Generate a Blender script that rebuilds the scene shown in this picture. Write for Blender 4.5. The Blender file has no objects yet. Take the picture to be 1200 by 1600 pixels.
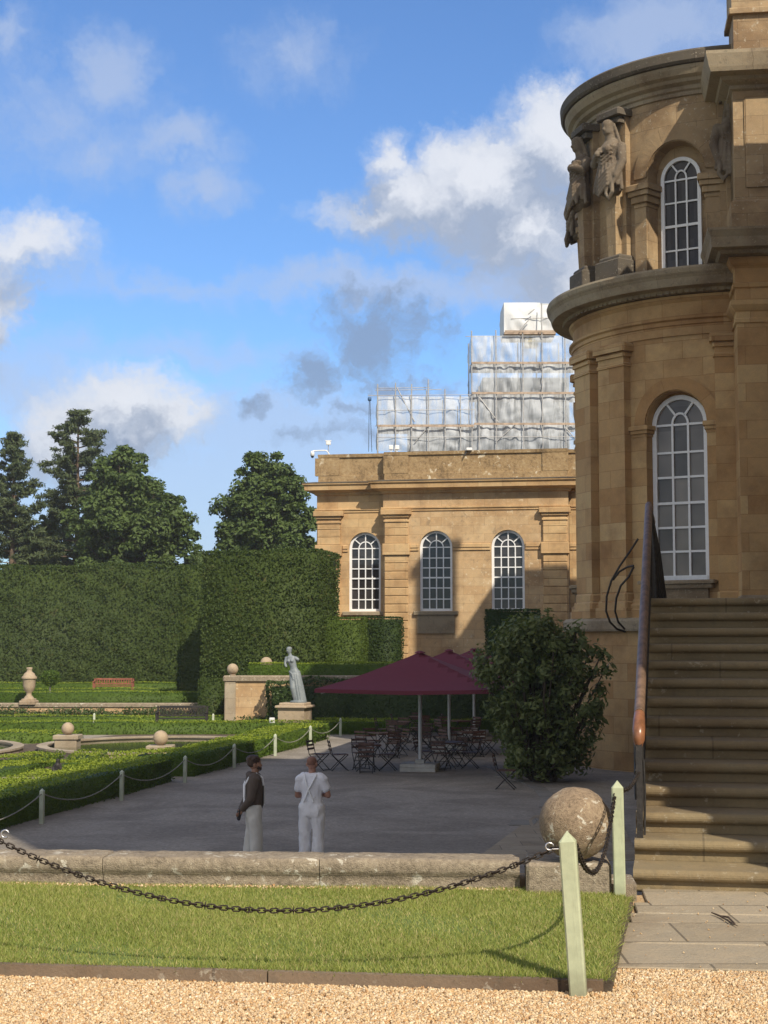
import bpy, bmesh, math, random
import numpy as np
from mathutils import Vector, Matrix, noise as mnoise
random.seed(7); RNG = np.random.default_rng(11)
C = bpy.context.scene.collection
R = math.radians
sc = bpy.context.scene
# ------------------------------------------------------------------ camera
FPX, HY = 2400.0, 200.0                       # focal length and pitch in pixels of a 1200x1600 frame
PITCH = math.atan(HY / FPX)
EYE = Vector((0, 0, 1.6))
cam = bpy.data.objects.new('camera', bpy.data.cameras.new('camera')); C.objects.link(cam)
cam.location = EYE; cam.rotation_euler = (R(90) + PITCH, 0, 0)
cam.data.sensor_fit = 'VERTICAL'; cam.data.angle = 2 * math.atan(800 / FPX)
cam.data.clip_start = 0.1; cam.data.clip_end = 3000
sc.camera = cam
sc.view_settings.view_transform = 'Standard'; sc.view_settings.look = 'None'
sc.view_settings.exposure = 0.42; sc.view_settings.gamma = 1.0
sc.view_settings.use_curve_mapping = False
sc.cycles.max_bounces = 6; sc.cycles.transparent_max_bounces = 12
sc.cycles.use_denoising = True
def ray(px, py):
    cp, sp = math.cos(PITCH), math.sin(PITCH)
    u = 800 - py
    return Vector((px - 600, FPX * cp - u * sp, FPX * sp + u * cp)).normalized()
def W(px, py, Y):                             # point seen at a pixel, at distance Y
    d = ray(px, py); return EYE + d * (Y / d.y)
def G(px, py, z):                             # point seen at a pixel, at height z
    d = ray(px, py); return EYE + d * ((z - EYE.z) / d.z)
# ------------------------------------------------------------------ sun and sky
SUN_AZ, SUN_EL = 27.0, 41.0                   # sun behind the viewer's right shoulder
sdir = Vector((math.sin(R(SUN_AZ)) * math.cos(R(SUN_EL)), -math.cos(R(SUN_AZ)) * math.cos(R(SUN_EL)), math.sin(R(SUN_EL))))
sun = bpy.data.objects.new('sun', bpy.data.lights.new('sun', 'SUN')); C.objects.link(sun)
sun.data.energy = 4.0; sun.data.angle = R(0.53); sun.data.color = (1.0, 0.90, 0.74)
sun.rotation_euler = (-sdir).to_track_quat('-Z', 'Y').to_euler()
world = bpy.data.worlds.new('World'); sc.world = world; world.use_nodes = True
nt = world.node_tree; nt.nodes.clear()
def nn(t, typ, **kw):
    n = t.nodes.new(typ)
    for k, v in kw.items():
        if k == 'op': n.operation = v
        else: setattr(n, k, v)
    return n
def mth(t, op, a, b=None, c=None, clamp=False):
    n = t.nodes.new('ShaderNodeMath'); n.operation = op; n.use_clamp = clamp
    for i, v in enumerate((a, b, c)):
        if v is None: continue
        if isinstance(v, (int, float)): n.inputs[i].default_value = v
        else: t.links.new(v, n.inputs[i])
    return n.outputs[0]
def vmth(t, op, a, b=None):
    n = t.nodes.new('ShaderNodeVectorMath'); n.operation = op
    for i, v in enumerate((a, b)):
        if v is None: continue
        if isinstance(v, tuple): n.inputs[i].default_value = v
        else: t.links.new(v, n.inputs[i])
    return n.outputs['Value'] if op in ('LENGTH', 'DOT_PRODUCT') else n.outputs[0]
def mixc(t, fac, a, b, mode='MIX'):
    n = t.nodes.new('ShaderNodeMix'); n.data_type = 'RGBA'; n.blend_type = mode
    for s, v in ((n.inputs[0], fac), (n.inputs[6], a), (n.inputs[7], b)):
        if isinstance(v, (int, float)): s.default_value = v
        elif isinstance(v, tuple): s.default_value = (*v, 1) if len(v) == 3 else v
        else: t.links.new(v, s)
    return n.outputs[2]
def smooth(t, v, lo, hi):
    n = t.nodes.new('ShaderNodeMapRange'); n.interpolation_type = 'SMOOTHSTEP'
    n.inputs[1].default_value = lo; n.inputs[2].default_value = hi
    t.links.new(v, n.inputs[0]); return n.outputs[0]
def nz(t, vec, scale, detail=4, rough=.55, dist=0.0):
    n = t.nodes.new('ShaderNodeTexNoise'); n.inputs['Scale'].default_value = scale
    n.inputs['Detail'].default_value = detail; n.inputs['Roughness'].default_value = rough
    n.inputs['Distortion'].default_value = dist
    if vec is not None: t.links.new(vec, n.inputs['Vector'])
    return n
sky = nn(nt, 'ShaderNodeTexSky', sky_type='NISHITA'); sky.sun_disc = False
sky.sun_elevation = R(SUN_EL); sky.sun_rotation = R(180 - SUN_AZ)
sky.air_density = 1.0; sky.dust_density = 0.3; sky.ozone_density = 2.5; sky.altitude = 100
tc = nn(nt, 'ShaderNodeTexCoord')
D = tc.outputs['Generated']
sep = nn(nt, 'ShaderNodeSeparateXYZ'); nt.links.new(D, sep.inputs[0])
az = mth(nt, 'ARCTAN2', sep.outputs[0], sep.outputs[1]); el = mth(nt, 'ARCSINE', sep.outputs[2])
cmb = nn(nt, 'ShaderNodeCombineXYZ'); nt.links.new(az, cmb.inputs[0]); nt.links.new(el, cmb.inputs[1])
P0 = cmb.outputs[0]
w1 = vmth(nt, 'SUBTRACT', nz(nt, P0, 9, 5, .6).outputs['Color'], (.5, .5, .5))
w2 = vmth(nt, 'SUBTRACT', nz(nt, P0, 38, 5, .62).outputs['Color'], (.5, .5, .5))
w3 = vmth(nt, 'MULTIPLY', w1, (.075, .06, 0)); w4 = vmth(nt, 'ADD', vmth(nt, 'MULTIPLY', w2, (.040, .034, 0)), vmth(nt, 'MULTIPLY', vmth(nt, 'SUBTRACT', nz(nt, P0, 130, 4, .65).outputs['Color'], (.5, .5, .5)), (.014, .012, 0)))
P1 = vmth(nt, 'ADD', P0, vmth(nt, 'ADD', w3, w4))
def azel(px, py):
    d = ray(px, py); return math.atan2(d.x, d.y), math.asin(d.z)
def blobs(lst, vec):
    out = None
    for px, py, rx, ry, w in lst:
        a, e = azel(px, py)
        q = vmth(nt, 'MULTIPLY', vmth(nt, 'SUBTRACT', vec, (a, e, 0)), (FPX / rx, FPX / ry, 0))
        v = mth(nt, 'MULTIPLY', mth(nt, 'SUBTRACT', 1.0, vmth(nt, 'LENGTH', q)), w)
        out = v if out is None else mth(nt, 'SMOOTH_MAX', out, v, .15)
    return out
CUM = [(880, 215, 150, 105, 1.1), (760, 275, 150, 100, 1.1), (670, 310, 130, 85, 1), (600, 250, 62, 62, .7), (600, 350, 150, 50, .7), (820, 350, 180, 110, 1), (900, 430, 150, 80, .8),
       (190, 655, 125, 85, 1.0), (110, 690, 105, 85, .9), (262, 662, 62, 58, .8), (-5, 490, 78, 125, .95), (35, 375, 120, 60, .65)]
WISP = [(185, 105, 85, 80, .9), (150, 240, 120, 55, .6), (285, 215, 110, 50, .8), (335, 285, 80, 50, .8), (455, 75, 110, 60, .55), (20, 45, 50, 45, .6), (1030, 40, 190, 75, 1), (590, 450, 310, 38, 1), (790, 450, 240, 45, .8),
        (440, 690, 290, 110, 1.2), (330, 800, 520, 130, 1.7), (60, 620, 200, 90, .9), (240, 440, 300, 30, .5), (300, 560, 260, 40, .5), (90, 170, 190, 120, .45), (130, 545, 70, 40, .5), (600, 640, 330, 60, .7), (0, 760, 200, 90, 1.0)]
GREY = [(590, 525, 110, 75, 1), (610, 480, 60, 40, .8), (480, 590, 70, 48, .9), (620, 600, 90, 36, .7), (375, 648, 45, 24, .9), (560, 640, 50, 22, .5), (540, 690, 130, 26, .5), (180, 690, 90, 40, .5)]
det = mth(nt, 'SUBTRACT', nz(nt, P1, 55, 7, .65).outputs[0], .5)
dc = mth(nt, 'ADD', blobs(CUM, P1), mth(nt, 'MULTIPLY', det, .55))
P2 = vmth(nt, 'ADD', P1, (.008, .030, 0))
dc2 = mth(nt, 'ADD', blobs(CUM, P2), mth(nt, 'MULTIPLY', mth(nt, 'SUBTRACT', nz(nt, P2, 55, 7, .65).outputs[0], .5), .9))
dw = mth(nt, 'ADD', blobs(WISP, P1), mth(nt, 'MULTIPLY', det, .7))
P3 = vmth(nt, 'ADD', P1, vmth(nt, 'MULTIPLY', w1, (.06, .05, 0)))
dg = mth(nt, 'ADD', blobs(GREY, P3), mth(nt, 'MULTIPLY', det, 1.5))
front = mth(nt, 'GREATER_THAN', sep.outputs[1], 0.0)
mc = mth(nt, 'MULTIPLY', mth(nt, 'MULTIPLY', smooth(nt, dc, -.10, .55), .93), front)
mw = mth(nt, 'MULTIPLY', mth(nt, 'MULTIPLY', smooth(nt, dw, -.15, .80), .66), front)
mg = mth(nt, 'MULTIPLY', mth(nt, 'MULTIPLY', smooth(nt, dg, -.1, .75), .80), front)
# unseen scattered cloud added behind and overhead as warm fill light
gen = mth(nt, 'MULTIPLY', mth(nt, 'MULTIPLY', smooth(nt, nz(nt, D, 2.6, 7, .6).outputs[0], .36, .58), .9), mth(nt, 'SUBTRACT', 1.0, smooth(nt, sep.outputs[1], .25, .60)))
SB = 0.115                                     # background strength
k = .80 / SB
lit = smooth(nt, mth(nt, 'SUBTRACT', dc, dc2), -.34, .72)
edge = smooth(nt, dc, .05, .9)
cumc = mixc(nt, mth(nt, 'MULTIPLY', mth(nt, 'SUBTRACT', 1.0, edge), .35), mixc(nt, lit, (.35 * k, .41 * k, .53 * k), (.80 * k, .82 * k, .87 * k)), (.47 * k, .55 * k, .70 * k))
skyc = mixc(nt, 1.0, sky.outputs[0], (.64, .86, 1.12), 'MULTIPLY')
col = mixc(nt, mw, skyc, (.47 * k, .56 * k, .75 * k))
col = mixc(nt, gen, col, (.80 * k, .74 * k, .67 * k))
col = mixc(nt, mc, col, cumc)
col = mixc(nt, mg, col, (.24 * k, .32 * k, .47 * k))
bg = nn(nt, 'ShaderNodeBackground'); bg.inputs[1].default_value = SB
nt.links.new(col, bg.inputs[0]); wo = nn(nt, 'ShaderNodeOutputWorld'); nt.links.new(bg.outputs[0], wo.inputs[0])
# ------------------------------------------------------------------ materials
MATS = {}
def mat(name):
    m = bpy.data.materials.new(name); m.use_nodes = True; MATS[name] = m
    t = m.node_tree; b = t.nodes['Principled BSDF']; return m, t, b
def uvv(t): return t.nodes.new('ShaderNodeTexCoord').outputs['UV']
def objv(t): return t.nodes.new('ShaderNodeTexCoord').outputs['Object']
def bump(t, b, h, strength, dist):
    n = t.nodes.new('ShaderNodeBump'); n.inputs['Strength'].default_value = strength; n.inputs['Distance'].default_value = dist
    t.links.new(h, n.inputs['Height']); t.links.new(n.outputs[0], b.inputs['Normal'])
def plain(name, c, rough=.6, metal=0.0, var=.15, scale=8, bmp=0.0):
    m, t, b = mat(name); v = objv(t)
    n = nz(t, v, scale, 5)
    c2 = tuple(x * (1 - var) for x in c); c3 = tuple(min(1, x * (1 + var)) for x in c)
    t.links.new(mixc(t, smooth(t, n.outputs[0], .3, .7), c2, c3), b.inputs['Base Color'])
    b.inputs['Roughness'].default_value = rough; b.inputs['Metallic'].default_value = metal
    if bmp: bump(t, b, nz(t, v, scale * 4, 4).outputs[0], bmp, .02)
    return m
def stone(name, ca, cb, brick=(.9, .38), mortar=.75, lichen=0.0, dark=0.25, rough=.85, fine=30, bmp=.25, stain=(.5, .42, .36), lsc=1.0, lcol=(.52, .48, .38)):
    m, t, b = mat(name); v = uvv(t); o = objv(t)
    br = t.nodes.new('ShaderNodeTexBrick'); t.links.new(v, br.inputs['Vector'])
    br.inputs['Scale'].default_value = 1.0; br.inputs['Brick Width'].default_value = brick[0]; br.inputs['Row Height'].default_value = brick[1]
    br.inputs['Mortar Size'].default_value = .008; br.inputs['Mortar Smooth'].default_value = .3; br.inputs['Bias'].default_value = 0
    br.inputs['Color1'].default_value = (*ca, 1); br.inputs['Color2'].default_value = (*cb, 1)
    br.inputs['Mortar'].default_value = (*[x * mortar for x in ca], 1)
    n1 = nz(t, o, .8, 5, .6); n2 = nz(t, o, 5, 6, .65); n3 = nz(t, o, fine, 4, .6)
    c = mixc(t, mth(t, 'MULTIPLY', smooth(t, n1.outputs[0], .42, .68), dark), br.outputs[0], stain, 'MULTIPLY')
    c = mixc(t, mth(t, 'MULTIPLY', smooth(t, n2.outputs[0], .35, .75), .5), c, (1.28, 1.2, 1.1), 'MULTIPLY')
    c = mixc(t, .35, c, mixc(t, n3.outputs[0], (.6, .6, .6), (1.5, 1.48, 1.42)), 'MULTIPLY')
    if lichen:
        vo = nz(t, o, 16 * lsc, 5, .7); vb = nz(t, o, 1.6 * lsc, 3)
        f = mth(t, 'MULTIPLY', smooth(t, vo.outputs[0], .58, .66), smooth(t, vb.outputs[0], .36, .6))
        c = mixc(t, mth(t, 'MULTIPLY', f, lichen), c, lcol)
        vd = nz(t, o, 7 * lsc, 5, .7)
        c = mixc(t, mth(t, 'MULTIPLY', smooth(t, vd.outputs[0], .55, .7), lichen * (.5 if lsc < 1 else 1)), c, (.10, .085, .06))
    t.links.new(c, b.inputs['Base Color']); b.inputs['Roughness'].default_value = rough
    h = mth(t, 'ADD', mth(t, 'MULTIPLY', br.outputs['Fac'], -.6), mth(t, 'ADD', n3.outputs[0], n2.outputs[0]))
    bump(t, b, h, bmp, .02)
    return m
M_HONEY = stone('honey limestone ashlar', (.44, .285, .14), (.51, .36, .19), (1.05, .42), .72, .35, .6, lsc=.30, lcol=(.58, .45, .28))
M_HONEYW = stone('honey limestone flaking', (.43, .29, .155), (.49, .355, .205), (1.05, .42), .72, .85, .55, lsc=.34, lcol=(.62, .52, .36))
M_BOW = stone('bow limestone ashlar', (.37, .215, .088), (.50, .35, .175), (1.1, .48), .8, .0, .6)
M_BOWG = stone('attic limestone ashlar', (.29, .205, .115), (.36, .265, .155), (1.1, .5), .72, .6, .8, lsc=.6)
M_CORN = stone('weathered cornice stone', (.27, .22, .15), (.31, .26, .18), (1.6, 3), .8, .5, .8)
M_CORND = stone('blackened cornice stone', (.085, .072, .055), (.12, .10, .075), (1.6, 3), .8, .6, .8)
M_STEP = stone('worn step stone', (.20, .155, .085), (.24, .19, .11), (1.7, 3), .7, .35, .6, fine=45)
M_FLAG = stone('flagstone', (.26, .215, .15), (.33, .28, .205), (.8, .55), .5, .3, .6, fine=50, bmp=.4)
M_FLAGG = stone('grey flagstone', (.20, .19, .17), (.24, .225, .20), (2.0, 3), .5, .3, .5, fine=50, bmp=.4)
def lichenstone(name, dark, mid, light, patch, s=1.0, cover=.5):
    m, t, b = mat(name); o = objv(t)
    n1 = nz(t, o, 3.5 * s, 6, .7); n2 = nz(t, o, 22 * s, 5, .7); n3 = nz(t, o, 80 * s, 3, .6); n4 = nz(t, o, 7 * s, 4, .65, .6); n5 = nz(t, o, 1.3 * s, 3)
    f = mth(t, 'ADD', mth(t, 'MULTIPLY', n1.outputs[0], .45), mth(t, 'MULTIPLY', n2.outputs[0], .55))
    c = mixc(t, smooth(t, f, .36, .52), dark, mid); c = mixc(t, smooth(t, f, .50, .66), c, light)
    c = mixc(t, .5, c, mixc(t, n3.outputs[0], (.5, .5, .5), (1.6, 1.58, 1.5)), 'MULTIPLY')
    pf = mth(t, 'MULTIPLY', smooth(t, n4.outputs[0], .64 - .1 * cover, .68 - .1 * cover), smooth(t, n5.outputs[0], .44, .56))
    c = mixc(t, mth(t, 'MULTIPLY', pf, .9), c, patch)
    t.links.new(c, b.inputs['Base Color']); b.inputs['Roughness'].default_value = .92
    bump(t, b, mth(t, 'ADD', mth(t, 'ADD', n2.outputs[0], n3.outputs[0]), n1.outputs[0]), .7, .015); return m
M_BALL = lichenstone('lichen ball stone', (.14, .10, .065), (.28, .205, .135), (.40, .31, .205), (.60, .56, .46), 2.2, .5)
M_COPE = lichenstone('lichen coping stone', (.15, .12, .085), (.27, .22, .16), (.38, .32, .235), (.56, .52, .43), 1.6, .55)
M_PARA = lichenstone('lichen parapet stone', (.15, .10, .05), (.30, .205, .105), (.40, .30, .17), (.60, .53, .40), .35, .55)
M_STAT = stone('weathered carved stone', (.165, .132, .095), (.19, .155, .11), (5, 5), 1, .5, .8, fine=20)
M_GARD = stone('garden stone', (.31, .26, .19), (.36, .31, .23), (1.3, .6), .75, .45, .5)
M_PED = stone('pedestal stone', (.36, .285, .20), (.38, .305, .22), (5, 5), 1, .5, .6, fine=12)
M_MARB = stone('grey statue stone', (.19, .22, .24), (.21, .24, .26), (9, 9), 1, .0, .6, fine=14, rough=.55, stain=(.55, .58, .6))
M_WHITE = plain('white window paint', (.78, .79, .80), .45, var=.04)
def glass(name, base, rough, cell, off):
    m, t, b = mat(name); v = objv(t)
    wn = t.nodes.new('ShaderNodeTexWhiteNoise'); t.links.new(vmth(t, 'SNAP', vmth(t, 'ADD', vmth(t, 'MULTIPLY', v, (1, 0, 1)), off), cell), wn.inputs['Vector'])
    vo = t.nodes.new('ShaderNodeTexVoronoi'); vo.inputs['Scale'].default_value = 1.7; t.links.new(v, vo.inputs['Vector'])
    c = mixc(t, vo.outputs['Distance'], tuple(x * .75 for x in base), tuple(x * 1.2 for x in base))
    c = mixc(t, 1.0, c, mixc(t, wn.outputs['Value'], (.62, .61, .60), (1.45, 1.42, 1.36)), 'MULTIPLY')
    t.links.new(c, b.inputs['Base Color']); b.inputs['Roughness'].default_value = rough
    b.inputs['Specular IOR Level'].default_value = .35
    bump(t, b, nz(t, v, 2.2, 2).outputs[0], .10, .05)
    return m
M_PANE = glass('dark window glass', (.035, .033, .034), .06, (.34, 1, .54), (0, 0, -.02))
M_BLIND = glass('window glass over pale blind', (.17, .155, .14), .10, (.447, 1, .66), (.2235, 0, -.11))
M_IRON = plain('black iron', (.026, .023, .021), .65, .15, .4, 30, .2)
M_CHAIN = plain('rusty chain iron', (.045, .035, .028), .55, .7, .5, 60, .3)
M_GALV = plain('galvanised hook', (.55, .55, .56), .3, .9, .1)
M_POST = plain('sage green post paint', (.40, .43, .28), .5, 0, .10, 14, .08)
def postmat():
    m = MATS['sage green post paint']; t = m.node_tree; b = t.nodes['Principled BSDF']; old = b.inputs['Base Color'].links[0].from_socket
    o = objv(t); mp = t.nodes.new('ShaderNodeMapping'); mp.inputs['Scale'].default_value = (40, 40, 3); t.links.new(o, mp.inputs[0])
    g = nz(t, mp.outputs[0], 1.5, 5, .7); c = mixc(t, mth(t, 'MULTIPLY', smooth(t, g.outputs[0], .52, .72), .4), old, (.20, .20, .13))
    sp_ = t.nodes.new('ShaderNodeSeparateXYZ'); t.links.new(o, sp_.inputs[0])
    d = mth(t, 'MULTIPLY', mth(t, 'ADD', nz(t, o, 18, 4).outputs[0], .1), mth(t, 'SUBTRACT', 1.0, smooth(t, sp_.outputs[2], .0, .16)))
    t.links.new(mixc(t, mth(t, 'MULTIPLY', d, .8), c, (.13, .11, .07)), b.inputs['Base Color']); bump(t, b, g.outputs[0], .25, .004)
postmat()
M_POSTF = plain('pale green post paint', (.44, .48, .37), .5, 0, .10, 6)
M_WOODH = plain('weathered handrail wood', (.15, .095, .062), .5, 0, .35, 14, .1)
M_WOODE = plain('polished handrail end', (.20, .085, .04), .3, 0, .3, 14)
M_RED = plain('red stained bench wood', (.25, .085, .05), .5, 0, .25, 6)
M_SLAT = plain('brown chair slat', (.10, .045, .03), .5, 0, .3, 9)
M_CLOTH = None
M_POLEW = plain('white pole paint', (.62, .62, .60), .4, 0, .05)
M_CONC = plain('pale slab', (.48, .47, .43), .8, 0, .15, 5, .1)
M_SCAF = plain('scaffold tube', (.42, .41, .40), .5, .4, .2, 4)
M_BOARD = plain('scaffold board', (.36, .27, .20), .8, 0, .3, 3)
M_CCTV = plain('white camera casing', (.75, .75, .74), .35, 0, .04)
M_BLACK = plain('matt black', (.02, .02, .02), .6, 0, .1)
M_YEL = plain('yellow crate', (.45, .36, .15), .6, 0, .1)
M_BARK = plain('bark', (.075, .055, .038), .9, 0, .4, 6, .5)
M_BARKP = plain('pale pine bark', (.13, .09, .06), .9, 0, .4, 6, .5)
M_SOIL = plain('bed soil', (.085, .062, .04), .95, 0, .4, 9, .4)
M_ROPE = plain('pale rope', (.24, .235, .20), .8, 0, .2, 30)
M_LEAD = plain('roof lead', (.20, .21, .22), .6, .3, .2, 2)
M_STICK = plain('dry twig', (.07, .045, .03), .9, 0, .3, 30)
def leafmat(name, c1, c2, rough=.55, trans=.25, spec=.35, dry=0.0):
    m, t, b = mat(name)
    g = t.nodes.new('ShaderNodeNewGeometry'); o = objv(t)
    f = mth(t, 'ADD', mth(t, 'MULTIPLY', g.outputs['Random Per Island'], .60), mth(t, 'SUBTRACT', mth(t, 'MULTIPLY', nz(t, o, .55, 5, .6).outputs[0], 1.1), .30), clamp=True)
    c = mixc(t, f, c1, c2)
    if dry: c = mixc(t, mth(t, 'MULTIPLY', smooth(t, nz(t, o, 1.9, 5, .7, .5).outputs[0], .57, .72), dry), c, (.105, .088, .034))
    t.links.new(c, b.inputs['Base Color'])
    b.inputs['Roughness'].default_value = rough; b.inputs['Specular IOR Level'].default_value = spec
    tr = t.nodes.new('ShaderNodeBsdfTranslucent'); t.links.new(mixc(t, 1.0, c, (1.1, 1.3, .6), 'MULTIPLY'), tr.inputs[0])
    mx = t.nodes.new('ShaderNodeMixShader'); mx.inputs[0].default_value = trans
    t.links.new(b.outputs[0], mx.inputs[1]); t.links.new(tr.outputs[0], mx.inputs[2])
    t.links.new(mx.outputs[0], t.nodes['Material Output'].inputs[0]); return m
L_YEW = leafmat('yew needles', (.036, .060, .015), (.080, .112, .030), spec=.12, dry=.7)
L_YEWB = leafmat('sunlit yew needles', (.055, .090, .016), (.11, .155, .034), spec=.12)  # brighter yew copy: sunlight on the lit cube put into the colour
L_YEWD = leafmat('shaded yew needles', (.026, .046, .014), (.052, .080, .024), spec=.12)  # darker yew copy: shade on the unlit blocks put into the colour
L_BOX = leafmat('box leaves', (.050, .092, .014), (.105, .165, .024), trans=.25, spec=.15)  # darkened so hedge fronts carry their shade in the colour
L_BOXY = leafmat('toplit young box leaves', (.14, .20, .02), (.30, .35, .045), trans=.3, spec=.15)  # young shoots, brightened further to paint light onto the hedge tops
L_TREE = leafmat('chestnut leaves', (.048, .080, .022), (.112, .158, .044), spec=.2)
L_PINE = leafmat('pine needles', (.045, .066, .030), (.10, .125, .052), trans=.15, spec=.15)
L_ROSE = leafmat('shrub leaves', (.030, .058, .016), (.085, .125, .035))
L_MAG = leafmat('magnolia leaves', (.065, .10, .030), (.19, .21, .075), rough=.5, trans=.25, spec=.25)
L_GRASS = leafmat('grass blades', (.165, .220, .040), (.40, .40, .115), trans=.3)
def straw(m):
    t = m.node_tree; b = t.nodes['Principled BSDF']; old = b.inputs['Base Color'].links[0].from_socket
    g = t.nodes.new('ShaderNodeNewGeometry'); o = objv(t)
    f = mth(t, 'GREATER_THAN', mth(t, 'ADD', g.outputs['Random Per Island'], mth(t, 'MULTIPLY', nz(t, o, 3.2, 3).outputs[0], .34)), 1.02)
    t.links.new(mixc(t, f, old, (.46, .38, .17)), b.inputs['Base Color'])
straw(L_GRASS)
def gravelmat(name, cols, scale, bmp=.6):
    m, t, b = mat(name); v = objv(t)
    vo = t.nodes.new('ShaderNodeTexVoronoi'); vo.inputs['Scale'].default_value = scale; t.links.new(v, vo.inputs['Vector'])
    s = t.nodes.new('ShaderNodeSeparateColor'); t.links.new(vo.outputs['Color'], s.inputs[0])
    r = t.nodes.new('ShaderNodeValToRGB'); t.links.new(s.outputs[0], r.inputs[0]); el_ = r.color_ramp.elements
    el_[0].color = (*cols[0], 1); el_[1].color = (*cols[-1], 1)
    for i, c in enumerate(cols[1:-1]):
        e = el_.new((i + 1) / (len(cols) - 1)); e.color = (*c, 1)
    big = nz(t, v, .5, 6, .65, .8); sm_ = nz(t, v, 2.7, 5, .7)
    c = mixc(t, smooth(t, big.outputs[0], .38, .64), r.outputs[0], mixc(t, 1.0, r.outputs[0], (.70, .69, .68), 'MULTIPLY'))
    c = mixc(t, mth(t, 'MULTIPLY', smooth(t, sm_.outputs[0], .55, .72), .45), c, mixc(t, 1.0, c, (.62, .60, .58), 'MULTIPLY'))
    t.links.new(c, b.inputs['Base Color']); b.inputs['Roughness'].default_value = .9
    bump(t, b, vo.outputs['Distance'], bmp, .01); return m
M_GRAV = gravelmat('golden gravel bed', [(.34, .22, .11), (.50, .36, .20), (.42, .26, .12), (.58, .46, .30)], 75)
M_TERR = gravelmat('grey terrace gravel', [(.215, .188, .153), (.30, .266, .222), (.25, .218, .180), (.355, .316, .265)], 22, .4)
def pebmat():
    m, t, b = mat('golden pebbles'); g = t.nodes.new('ShaderNodeNewGeometry')
    r = t.nodes.new('ShaderNodeValToRGB'); t.links.new(g.outputs['Random Per Island'], r.inputs[0]); e = r.color_ramp.elements
    e[0].color = (.36, .19, .08, 1); e[1].color = (.80, .70, .52, 1)
    for p, c in ((.12, (.50, .30, .13)), (.30, (.62, .45, .25)), (.46, (.44, .29, .15)), (.60, (.60, .45, .27)), (.78, (.72, .58, .38)), (.9, (.30, .18, .09))):
        x = e.new(p); x.color = (*c, 1)
    t.links.new(r.outputs[0], b.inputs['Base Color']); b.inputs['Roughness'].default_value = .7; return m
M_PEB = pebmat()
def watermat():
    m, t, b = mat('still green pond water'); b.inputs['Base Color'].default_value = (.030, .042, .016, 1)
    b.inputs['Roughness'].default_value = .06; b.inputs['Specular IOR Level'].default_value = .7
    bump(t, b, nz(t, objv(t), 3, 3).outputs[0], .05, .03); return m
M_WATER = watermat()
def lawnmat():
    m, t, b = mat('lawn turf'); v = objv(t)
    c = mixc(t, nz(t, v, 40, 4).outputs[0], (.07, .115, .018), (.16, .20, .04))
    t.links.new(c, b.inputs['Base Color']); b.inputs['Roughness'].default_value = .9; return m
M_TURF = lawnmat()
def clothmat(name, c, tr=.0):
    m, t, b = mat(name); v = objv(t)
    t.links.new(mixc(t, nz(t, v, 6, 4).outputs[0], tuple(x * .85 for x in c), tuple(x * 1.12 for x in c)), b.inputs['Base Color'])
    b.inputs['Roughness'].default_value = .8
    bump(t, b, nz(t, v, 3, 3).outputs[0], .2, .03)
    return m
M_MAROON = clothmat('maroon canvas', (.135, .016, .032))
M_TSHIRT = clothmat('white cotton', (.78, .78, .82)); M_DUNG = clothmat('white work cloth', (.80, .80, .82))
M_DUNGD = clothmat('grubby white work cloth', (.56, .55, .51)); M_HOOD = clothmat('dark brown fleece', (.085, .062, .048))
M_SKIN = plain('sunburnt skin', (.36, .185, .13), .5, 0, .1, 20); M_SKIN2 = plain('tanned skin', (.30, .16, .10), .5, 0, .1, 20)
M_HAIR = plain('dark brown hair', (.045, .022, .012), .6, 0, .4, 60); M_HAIRS = plain('shaved reddish hair', (.22, .105, .07), .7, 0, .2, 90)
M_GLOVE = plain('dark glove', (.02, .018, .018), .7, 0, .2, 30); M_SHOE = plain('pale boot', (.30, .28, .25), .7, 0, .2, 20)
def sheetmat(name, white):
    m, t, b = mat(name); v = objv(t)
    b.inputs['Base Color'].default_value = (.66, .67, .68, 1) if white else (.50, .525, .555, 1)
    b.inputs['Roughness'].default_value = .58
    n = nz(t, v, 1.1, 5, .6, 1.4); mp = t.nodes.new('ShaderNodeMapping'); mp.inputs['Rotation'].default_value = (0, R(50), 0); mp.inputs['Scale'].default_value = (2.6, 1, .5)
    t.links.new(v, mp.inputs[0]); n2 = nz(t, mp.outputs[0], 1.2, 4, .6, .8)
    bump(t, b, mth(t, 'ADD', n.outputs[0], n2.outputs[0]), .14, .12)
    if not white:
        tr = t.nodes.new('ShaderNodeBsdfTransparent'); mx = t.nodes.new('ShaderNodeMixShader')
        t.links.new(mth(t, 'ADD', mth(t, 'MULTIPLY', smooth(t, n2.outputs[0], .4, .65), .35), .20), mx.inputs[0])
        t.links.new(b.outputs[0], mx.inputs[1]); t.links.new(tr.outputs[0], mx.inputs[2])
        mx2 = mx; t.links.new(mx2.outputs[0], t.nodes['Material Output'].inputs[0])
    return m
M_SHEET = sheetmat('clear scaffold sheeting', False); M_SHEETW = sheetmat('white scaffold sheeting', True)
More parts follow.
